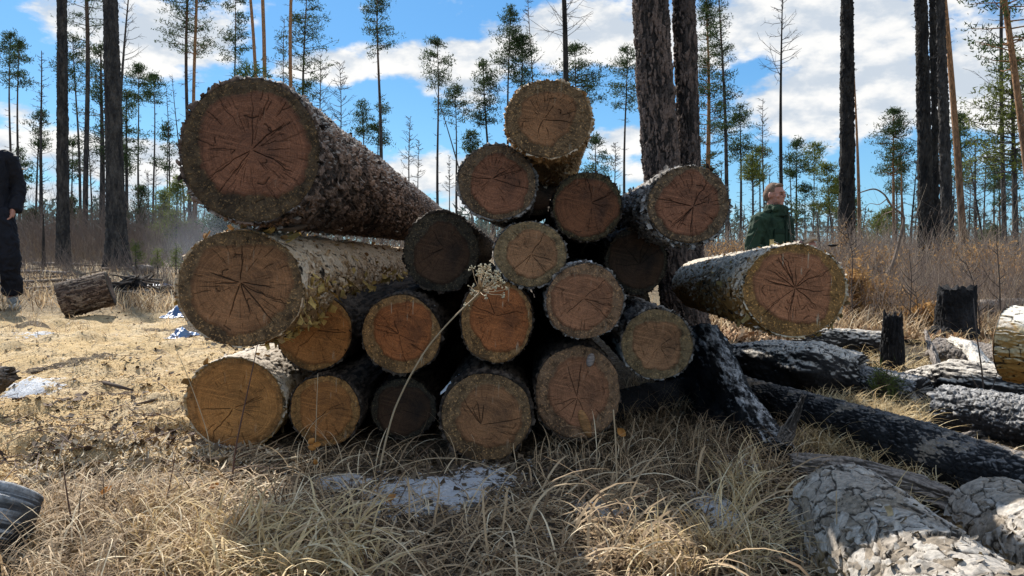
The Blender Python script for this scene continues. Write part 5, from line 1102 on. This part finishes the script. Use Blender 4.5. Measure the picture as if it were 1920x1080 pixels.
# ------------------------------------------------------------------ people
def cm(name, col, rough=.8, var=.35, scale=14, spec=.2):
    m, t = newmat(name); p = t.obj(); n = t.noise(p, scale, 4, .6)
    t.out(t.mix(t.ramp(n, .3, .7), tuple(c * (1 - var) for c in col), tuple(min(1, c * (1 + var)) for c in col)), rough, t.noise(p, 60, 3), .3, .004, spec=spec); return m
def blob(name, parts, mat, parent, vox=.008, wrinkle=0.0, seed=1, smooth_it=3):
    """parts: ('e', centre, radii, rotz) ellipsoids or ('t', points, radii[, flatten]) tapered limbs, fused into one skin"""
    V = []; Fs = []; n0 = 0
    def add(v, f):
        nonlocal n0
        V.append(v); Fs.append(f + n0); n0 += len(v)
    for p in parts:
        if p[0] == 'e':
            u = np.linspace(0, np.pi, 13)[1:-1]; t_ = np.linspace(0, 2 * np.pi, 20, endpoint=False)
            v = np.stack([(np.sin(u)[:, None] * np.cos(t_)).ravel(), (np.sin(u)[:, None] * np.sin(t_)).ravel(), (np.cos(u)[:, None] + 0 * t_).ravel()], 1)
            v = np.concatenate([v, [[0, 0, 1], [0, 0, -1]]]) * p[2]
            if len(p) > 3:
                c, s = math.cos(p[3]), math.sin(p[3]); v = v @ np.array([[c, s, 0], [-s, c, 0], [0, 0, 1]])
            q = gridf(11, 20, True)[:, ::-1]; j = np.arange(20); j2 = (j + 1) % 20
            tr = np.concatenate([np.stack([0 * j + 220, j, j2], 1), np.stack([200 + j2, 200 + j, 0 * j + 221], 1)])
            add(v + p[1], np.concatenate([q[:, [0, 1, 2]], q[:, [0, 2, 3]], tr]))
        else:
            pts = np.array(p[1], float); r = np.array(p[2], float)
            u = np.linspace(0, len(pts) - 1, len(pts) * 6); pp = np.stack([np.interp(u, np.arange(len(pts)), pts[:, k]) for k in range(3)], 1); rr = np.interp(u, np.arange(len(pts)), r)
            for _ in range(3): pp[1:-1] = (pp[:-2] + pp[1:-1] * 2 + pp[2:]) / 4
            if len(p) > 3:
                v, f = tube(pp * [1, 1 / p[3], 1], rr, 16); v = v * [1, p[3], 1]
            else: v, f = tube(pp, rr, 14)
            q = f[0]; add(v, np.concatenate([q[:, [0, 1, 2]], q[:, [0, 2, 3]], f[1]]))
            if len(p) <= 3:
                for c, r_ in ((pts[0], r[0]), (pts[-1], r[-1])):
                    pass
    me = mesh_np(name, np.concatenate(V), [np.concatenate(Fs)], None, True, mat); o = link(name, me, parent)
    md = o.modifiers.new('r', 'REMESH'); md.mode = 'VOXEL'; md.voxel_size = vox; md.use_smooth_shade = True
    ms = o.modifiers.new('s', 'SMOOTH'); ms.iterations = smooth_it; ms.factor = .5
    bpy.context.view_layer.update(); dg = bpy.context.evaluated_depsgraph_get(); m2 = bpy.data.meshes.new_from_object(o.evaluated_get(dg)); o.modifiers.clear(); o.data = m2
    if not m2.materials: m2.materials.append(mat)
    if wrinkle:
        co = np.empty(len(m2.vertices) * 3); m2.vertices.foreach_get('co', co); co = co.reshape(-1, 3); nn = np.empty(len(co) * 3); m2.vertices.foreach_get('normal', nn); nn = nn.reshape(-1, 3)
        f = fbm(co * [16, 16, 9] + fbm(co * 5, 2, seed)[:, None] * 3, 3, seed); f = 1 - np.abs(f - .5) * 5
        co = co + nn * (np.clip(f, 0, 1) * wrinkle)[:, None]; m2.vertices.foreach_set('co', co.ravel()); m2.update()
    m2.polygons.foreach_set('use_smooth', np.ones(len(m2.polygons), bool)); return o
def hand(c, dirv, palm_n, s=1.0, curl=.9, side=1):
    """palm and five fingers as limbs; dirv towards the fingertips, palm_n out of the palm"""
    d = np.array(dirv, float); d /= np.linalg.norm(d); n = np.array(palm_n, float); n -= d * n.dot(d); n /= np.linalg.norm(n); w_ = np.cross(d, n) * side; c = np.array(c, float); out = []
    out.append(('t', [c, c + d * .045 * s, c + d * .085 * s], [.024 * s, .030 * s, .026 * s]))
    out.append(('t', [c + w_ * .018 * s, c + d * .08 * s + w_ * .026 * s], [.016 * s, .014 * s])); out.append(('t', [c - w_ * .018 * s, c + d * .08 * s - w_ * .026 * s], [.016 * s, .013 * s]))
    for k, (o_, L) in enumerate([(.030, .070), (.011, .080), (-.010, .074), (-.030, .058)]):
        b = c + d * .085 * s + w_ * o_ * s; pts = [b]; a = .25
        for q in range(3): a += curl * (.5 + .1 * k); pts.append(pts[-1] + (d * math.cos(a) + n * math.sin(a)) * L * s * (.45, .32, .25)[q])
        out.append(('t', pts, [.0095 * s, .009 * s, .008 * s, .0065 * s]))
    b = c + d * .02 * s + w_ * .028 * s; out.append(('t', [b, b + (w_ * .8 + d * .6 + n * .4) * .035 * s, b + (w_ * .7 + d * 1.5 + n * 1.1) * .035 * s], [.012 * s, .0105 * s, .008 * s]))
    return out
def head(cx, cy, cz):      # faces -Y
    return [('e', (cx, cy + .012, cz + .02), (.076, .092, .098)), ('e', (cx, cy - .022, cz - .040), (.060, .066, .072)), ('e', (cx, cy - .058, cz - .088), (.028, .026, .022)), ('e', (cx, cy - .082, cz + .026), (.046, .014, .012)),
            ('t', [(cx, cy - .084, cz + .018), (cx, cy - .104, cz - .018)], [.009, .0135]), ('e', (cx, cy - .098, cz - .022), (.016, .012, .009)), ('e', (cx, cy - .078, cz - .052), (.023, .010, .006)), ('e', (cx, cy - .076, cz - .064), (.019, .010, .006)),
            ('e', (cx - .045, cy - .055, cz - .018), (.022, .022, .018)), ('e', (cx + .045, cy - .055, cz - .018), (.022, .022, .018)), ('e', (cx - .079, cy + .012, cz - .004), (.010, .020, .032), .25), ('e', (cx + .079, cy + .012, cz - .004), (.010, .020, .032), -.25),
            ('t', [(cx, cy + .03, cz - .05), (cx, cy + .035, cz - .16), (cx, cy + .04, cz - .22)], [.056, .058, .075])]
def person_root(px, d, yaw, label):
    X_ = P(px, 460, d)[0]; z = g1(X_, d); return empty('person', (X_, d, z), yaw, label=label, cat='person')
skin = cm("weathered skin", (.42, .20, .145), .55, .18, 30, .35); hairm = cm("short fair hair", (.17, .11, .075), .85, .5, 120); eyem = cm("dark eyes", (.02, .018, .015), .3, .1)
# man in green, hands holding a chip of wood
HT = 1.29 + CAMZ - .60 + .49
pr = person_root(1453, 8.15, R_(36), 'man in a dark green jacket behind the straw bark log, holding a wood chip')
z_top = P(1453, 343, 8.15)[2]; pr.scale = (1.1, 1.1, 1.1); pr.location.z = z_top - 1.80 * 1.1
hL = hand((.10, -.34, 1.185), (-.75, -.5, .25), (-.3, .3, -.8), 1.0, .75, 1); hR = hand((-.13, -.27, 1.10), (.8, -.45, .2), (.3, .3, .8), 1.0, .75, -1)
body = blob('body', head(0, .0, 1.68) + hL + hR + [('t', [(.21, .02, 1.44), (.27, .04, 1.2), (.10, -.34, 1.185)], [.05, .042, .027]), ('t', [(-.21, .02, 1.44), (-.28, .06, 1.16), (-.13, -.27, 1.10)], [.05, .042, .027]),
        ('t', [(0, .04, 1.46), (0, .03, 1.2), (0, .02, .92)], [.075, .09, .09]), ('t', [(.10, .02, .92), (.11, .0, .5), (.11, .03, .08)], [.085, .06, .042]), ('t', [(-.10, .02, .92), (-.11, .0, .5), (-.11, .03, .08)], [.085, .06, .042])], skin, pr, .0065)
hb = blob('hair', [('e', (0, .026, 1.715), (.081, .093, .088)), ('e', (0, .065, 1.68), (.076, .068, .075)), ('e', (0, -.035, 1.772), (.05, .035, .02))], hairm, pr, .006, .004)
me = hb.data; import bmesh
bm = bmesh.new(); bm.from_mesh(me); bmesh.ops.delete(bm, geom=[v for v in bm.verts if v.co.y < -.03 and v.co.z < 1.745 or v.co.z < 1.62 or (v.co.z < 1.70 and v.co.y < .015)], context='VERTS'); bm.to_mesh(me); bm.free()
for s in (-1, 1):
    blob('eye', [('e', (s * .031, -.086, 1.683), (.013, .006, .006))], eyem, pr, .003, smooth_it=0); blob('eyebrow', [('t', [(s * .014, -.096, 1.705), (s * .048, -.084, 1.707)], [.004, .003])], cm("brow", (.13, .08, .045)), pr, .003, smooth_it=0)
green = cm("green field cloth", (.020, .040, .023), .85, .35, 5)
jk = blob('jacket', [('t', [(0, .03, 1.50), (0, .03, 1.42), (0, .02, 1.25), (0, .01, 1.08), (0, .01, .92), (0, .01, .80)], [.12, .205, .215, .205, .205, .215], .62),
      ('e', (.165, .03, 1.44), (.085, .08, .065)), ('e', (-.165, .03, 1.44), (.085, .08, .065)),
      ('t', [(.20, .03, 1.44), (.285, .05, 1.17), (.22, -.16, 1.16), (.115, -.31, 1.18)], [.083, .070, .060, .048]), ('t', [(-.20, .03, 1.44), (-.30, .07, 1.14), (-.24, -.10, 1.09), (-.145, -.24, 1.095)], [.083, .072, .060, .048]),
      ('t', [(0, .015, 1.475), (0, .01, 1.575)], [.115, .088]), ('e', (.07, -.055, 1.535), (.035, .03, .028)), ('e', (-.07, -.055, 1.535), (.035, .03, .028))], green, pr, .008, .014, 3)
gd = cm("green cloth seams", (.011, .024, .014), .85, .3, 5)
def plate(name, parent, c, w_, h_, th, mat, rz=0, tilt=0):
    u = np.linspace(-1, 1, 8); X_, Z_ = np.meshgrid(u, u); e = (1 - np.maximum(np.abs(X_), np.abs(Z_)) ** 6); f = np.stack([X_ * w_ / 2, -th * e, Z_ * h_ / 2], -1).reshape(-1, 3); b = f * [1, 0, 1] + [0, .012, 0]
    V = np.concatenate([f, b]); F_ = np.concatenate([gridf(8, 8), gridf(8, 8, off=64)[:, ::-1]]); ed = [i for i in range(8)] + [8 * i + 7 for i in range(1, 8)] + [56 + i for i in range(6, -1, -1)] + [8 * i for i in range(6, 0, -1)]
    ed = np.array(ed); F_ = np.concatenate([F_, np.stack([ed, np.roll(ed, -1), np.roll(ed, -1) + 64, ed + 64], 1)])
    c_, s_ = math.cos(rz), math.sin(rz); ct, st = math.cos(tilt), math.sin(tilt); V = V @ np.array([[ct, 0, st], [0, 1, 0], [-st, 0, ct]]); V = V @ np.array([[c_, s_, 0], [-s_, c_, 0], [0, 0, 1]]) + c
    return link(name, mesh_np(name, V, [F_], None, True, mat), parent)
plate('pocket_flap', jk, (.095, -.118, 1.315), .13, .05, .008, gd, .25); plate('pocket_flap', jk, (-.095, -.118, 1.315), .13, .05, .008, gd, -.25); plate('pocket', jk, (.095, -.120, 1.245), .12, .10, .004, green, .25); plate('pocket', jk, (-.095, -.120, 1.245), .12, .10, .004, green, -.25)
plate('button_placket', jk, (0, -.128, 1.22), .035, .52, .005, gd); plate('shoulder_strap', jk, (-.15, -.02, 1.512), .10, .03, .01, gd, 0, .25); plate('shoulder_strap', jk, (.15, -.02, 1.512), .10, .03, .01, gd, 0, -.25)
trg = cm("dark green trousers", (.02, .035, .026)); blt = cm("black boots", (.02, .02, .02), .5)
blob('trousers', [('t', [(0, .02, 1.0), (0, .02, .86)], [.16, .17], .7), ('t', [(.10, .02, .90), (.11, .0, .5), (.11, .03, .1)], [.10, .08, .065]), ('t', [(-.10, .02, .90), (-.11, .0, .5), (-.11, .03, .1)], [.10, .08, .065])], trg, pr, .01, .012)
for s in (-1, 1): blob('boot', [('t', [(s * .11, .05, .05), (s * .115, -.12, .04), (s * .12, -.17, .035)], [.05, .045, .035]), ('t', [(s * .11, .03, .24), (s * .11, .04, .05)], [.06, .055])], blt, pr, .007)
ch = P(1500, 443, 7.78); wc, t = newmat("split wood chip"); t.out(t.mix(t.noise(t.obj(), 40, 3), (.36, .25, .16), (.60, .46, .32)), .8)
Rz = Matrix.Rotation(R_(52), 4, 'Z'); hp = Matrix.Translation(pr.location) @ Matrix.Rotation(R_(36), 4, 'Z') @ Matrix.Scale(1.1, 4)
cw = hp @ Vector((.02, -.385, 1.215)); cwn = np.array(cw)
tag(woody('wood_chip', [cwn + [-.075, 0, -.02], cwn + [0, -.01, .03], cwn + [.06, 0, .015]], [.035, .055, .02], wc, None, 'charlong', na=40, nl=30, seed=5, oval=.5, gnarl=.2, jag=.02), 'pale split wood chip held by the man in green', 'wood chip')
# man in black at the frame edge
p2 = person_root(-25, 7.1, R_(38), 'man in a black tracksuit and brimmed cap, cut off by the frame edge'); blk = cm("black tracksuit", (.0075, .0085, .014), .75, .3, 6)
z_top = P(0, 208, 7.1)[2]; k_ = (z_top - p2.location.z) / 1.86; p2.scale = (k_, k_, k_)
hL = hand((.215, -.045, .95), (-.25, -.2, -1), (-1, -.1, 0), 1.0, .3, 1)
blob('body', head(0, -.03, 1.68) + hL + hand((-.22, -.12, .95), (0, -.5, -.9), (1, 0, 0), 1, .4, -1) + [('t', [(.21, .02, 1.44), (.30, .06, 1.17), (.215, -.045, .95)], [.05, .042, .027]), ('t', [(-.21, .02, 1.44), (-.28, .05, 1.17), (-.22, -.12, .95)], [.05, .042, .027]),
     ('t', [(0, .04, 1.46), (0, .03, 1.2), (0, .02, .92)], [.075, .09, .09]), ('t', [(.10, .02, .92), (.16, -.06, .5), (.19, .0, .08)], [.085, .06, .042]), ('t', [(-.10, .02, .92), (-.12, .0, .5), (-.12, .04, .08)], [.085, .06, .042])], skin, p2, .0075)
tj = blob('tracksuit_top', [('t', [(0, .03, 1.52), (0, .03, 1.43), (0, .02, 1.25), (0, .01, 1.08), (0, .01, .93)], [.12, .20, .20, .185, .19], .62), ('e', (.165, .03, 1.445), (.085, .08, .065)), ('e', (-.165, .03, 1.445), (.085, .08, .065)),
      ('t', [(.195, .03, 1.44), (.275, .06, 1.17), (.225, -.03, .93)], [.080, .068, .058]), ('t', [(-.20, .03, 1.44), (-.30, .06, 1.17), (-.23, -.08, 1.0)], [.085, .074, .055]), ('t', [(0, .02, 1.48), (0, .01, 1.58)], [.10, .085])], blk, p2, .009, .012, 5)
tt = blob('tracksuit_trousers', [('t', [(0, .02, 1.0), (0, .02, .86)], [.17, .18], .72), ('t', [(.10, .02, .92), (.165, -.07, .52), (.19, .0, .14)], [.118, .092, .075]), ('t', [(-.10, .02, .92), (-.125, -.03, .52), (-.12, .03, .14)], [.118, .092, .075]), ('t', [(.19, .0, .17), (.19, .0, .12)], [.082, .06]), ('t', [(-.12, .03, .17), (-.12, .03, .12)], [.082, .06])], blk, p2, .009, .018, 7)
blob('cap', [('e', (0, -.005, 1.745), (.092, .105, .075)), ('e', (0, -.13, 1.735), (.085, .075, .011)), ('e', (0, .0, 1.735), (.105, .118, .012))], blk, p2, .006)
shm = cm("grey shoes", (.16, .17, .17), .6, .4, 60); sol = cm("pale soles", (.5, .5, .48))
for c, rz in (((.19, .0), .3), ((-.12, .04), 0)):
    x_, y_ = c; so = blob('shoe', [('t', [(x_, y_ + .06, .065), (x_, y_ - .06, .06), (x_ + .02, y_ - .19, .045)], [.048, .048, .036]), ('t', [(x_, y_, .15), (x_, y_ + .02, .07)], [.05, .05])], shm, p2, .007)
    blob('sole', [('t', [(x_, y_ + .08, .018), (x_, y_ - .05, .018), (x_ + .02, y_ - .20, .018)], [.035, .04, .034])], sol, so, .008)
wh, t = newmat("white print"); t.out((.75, .76, .78), .6)
def swoosh(parent, c, L, n_, up_, nm):      # small curved tick mark, pointed at one end
    n_ = np.array(n_, float); n_ /= np.linalg.norm(n_); u = np.cross(up_, n_); u /= np.linalg.norm(u); v = np.cross(n_, u); s = np.linspace(0, 1, 14)
    cx = s * 1.0 - .5; cy = .42 * (s - .25) ** 2 * 1.5 - .08; th = .17 * np.sin(np.pi * np.clip(s * 1.15, 0, 1)) * (1 - s) + .012
    F3 = lambda a, b, k: np.array(c) + u * (a[:, None] * L) + v * (b[:, None] * L) + n_ * k
    V = np.concatenate([F3(cx, cy + th, .006), F3(cx, cy - th, .006), F3(cx, cy + th, -.01), F3(cx, cy - th, -.01)]); i = np.arange(13)
    Q = np.concatenate([np.stack([i, i + 1, i + 15, i + 14], 1), np.stack([28 + i, 28 + i + 1, i + 1, i], 1), np.stack([14 + i, 15 + i, 43 + i, 42 + i], 1)])
    return link(nm, mesh_np(nm, V, [Q], None, False, wh), parent)
swoosh(tj, (.335, -.005, 1.345), .085, (.75, -.66, .1), (0, 0, 1), 'tick_mark'); swoosh(tt, (.225, -.035, .80), .06, (.75, -.66, .1), (0, 0, 1), 'tick_mark')
# thin blue smoke drifting behind the peeling log
bm = bmesh.new(); bmesh.ops.create_icosphere(bm, subdivisions=3, radius=1); me = bpy.data.meshes.new('smoke'); bm.to_mesh(me); bm.free()
o = link('smoke', me); o.location = P(375, 455, 16); o.scale = (1.5, 2.4, 1.5); tag(o, 'thin bluish smoke drifting over the clearing beside the pile', 'smoke', kind='stuff')
m, t = newmat("smoke"); p = t.obj(); r = t.v('LENGTH', p); ln = t.n('ShaderNodeVectorMath', dict(operation='LENGTH'), i0=p).outputs['Value']
dn = t.m('MULTIPLY', t.ramp(ln, 1.0, .2), t.ramp(t.noise(p, 1.6, 4, .6), .35, .65)); dn = t.m('MULTIPLY', dn, .05)
vp = t.n('ShaderNodeVolumePrincipled', None, Color=(.75, .85, 1.0), Density=dn, Anisotropy=.2); t.n('ShaderNodeOutputMaterial', None, Volume=vp.outputs[0]); me.materials.append(m)
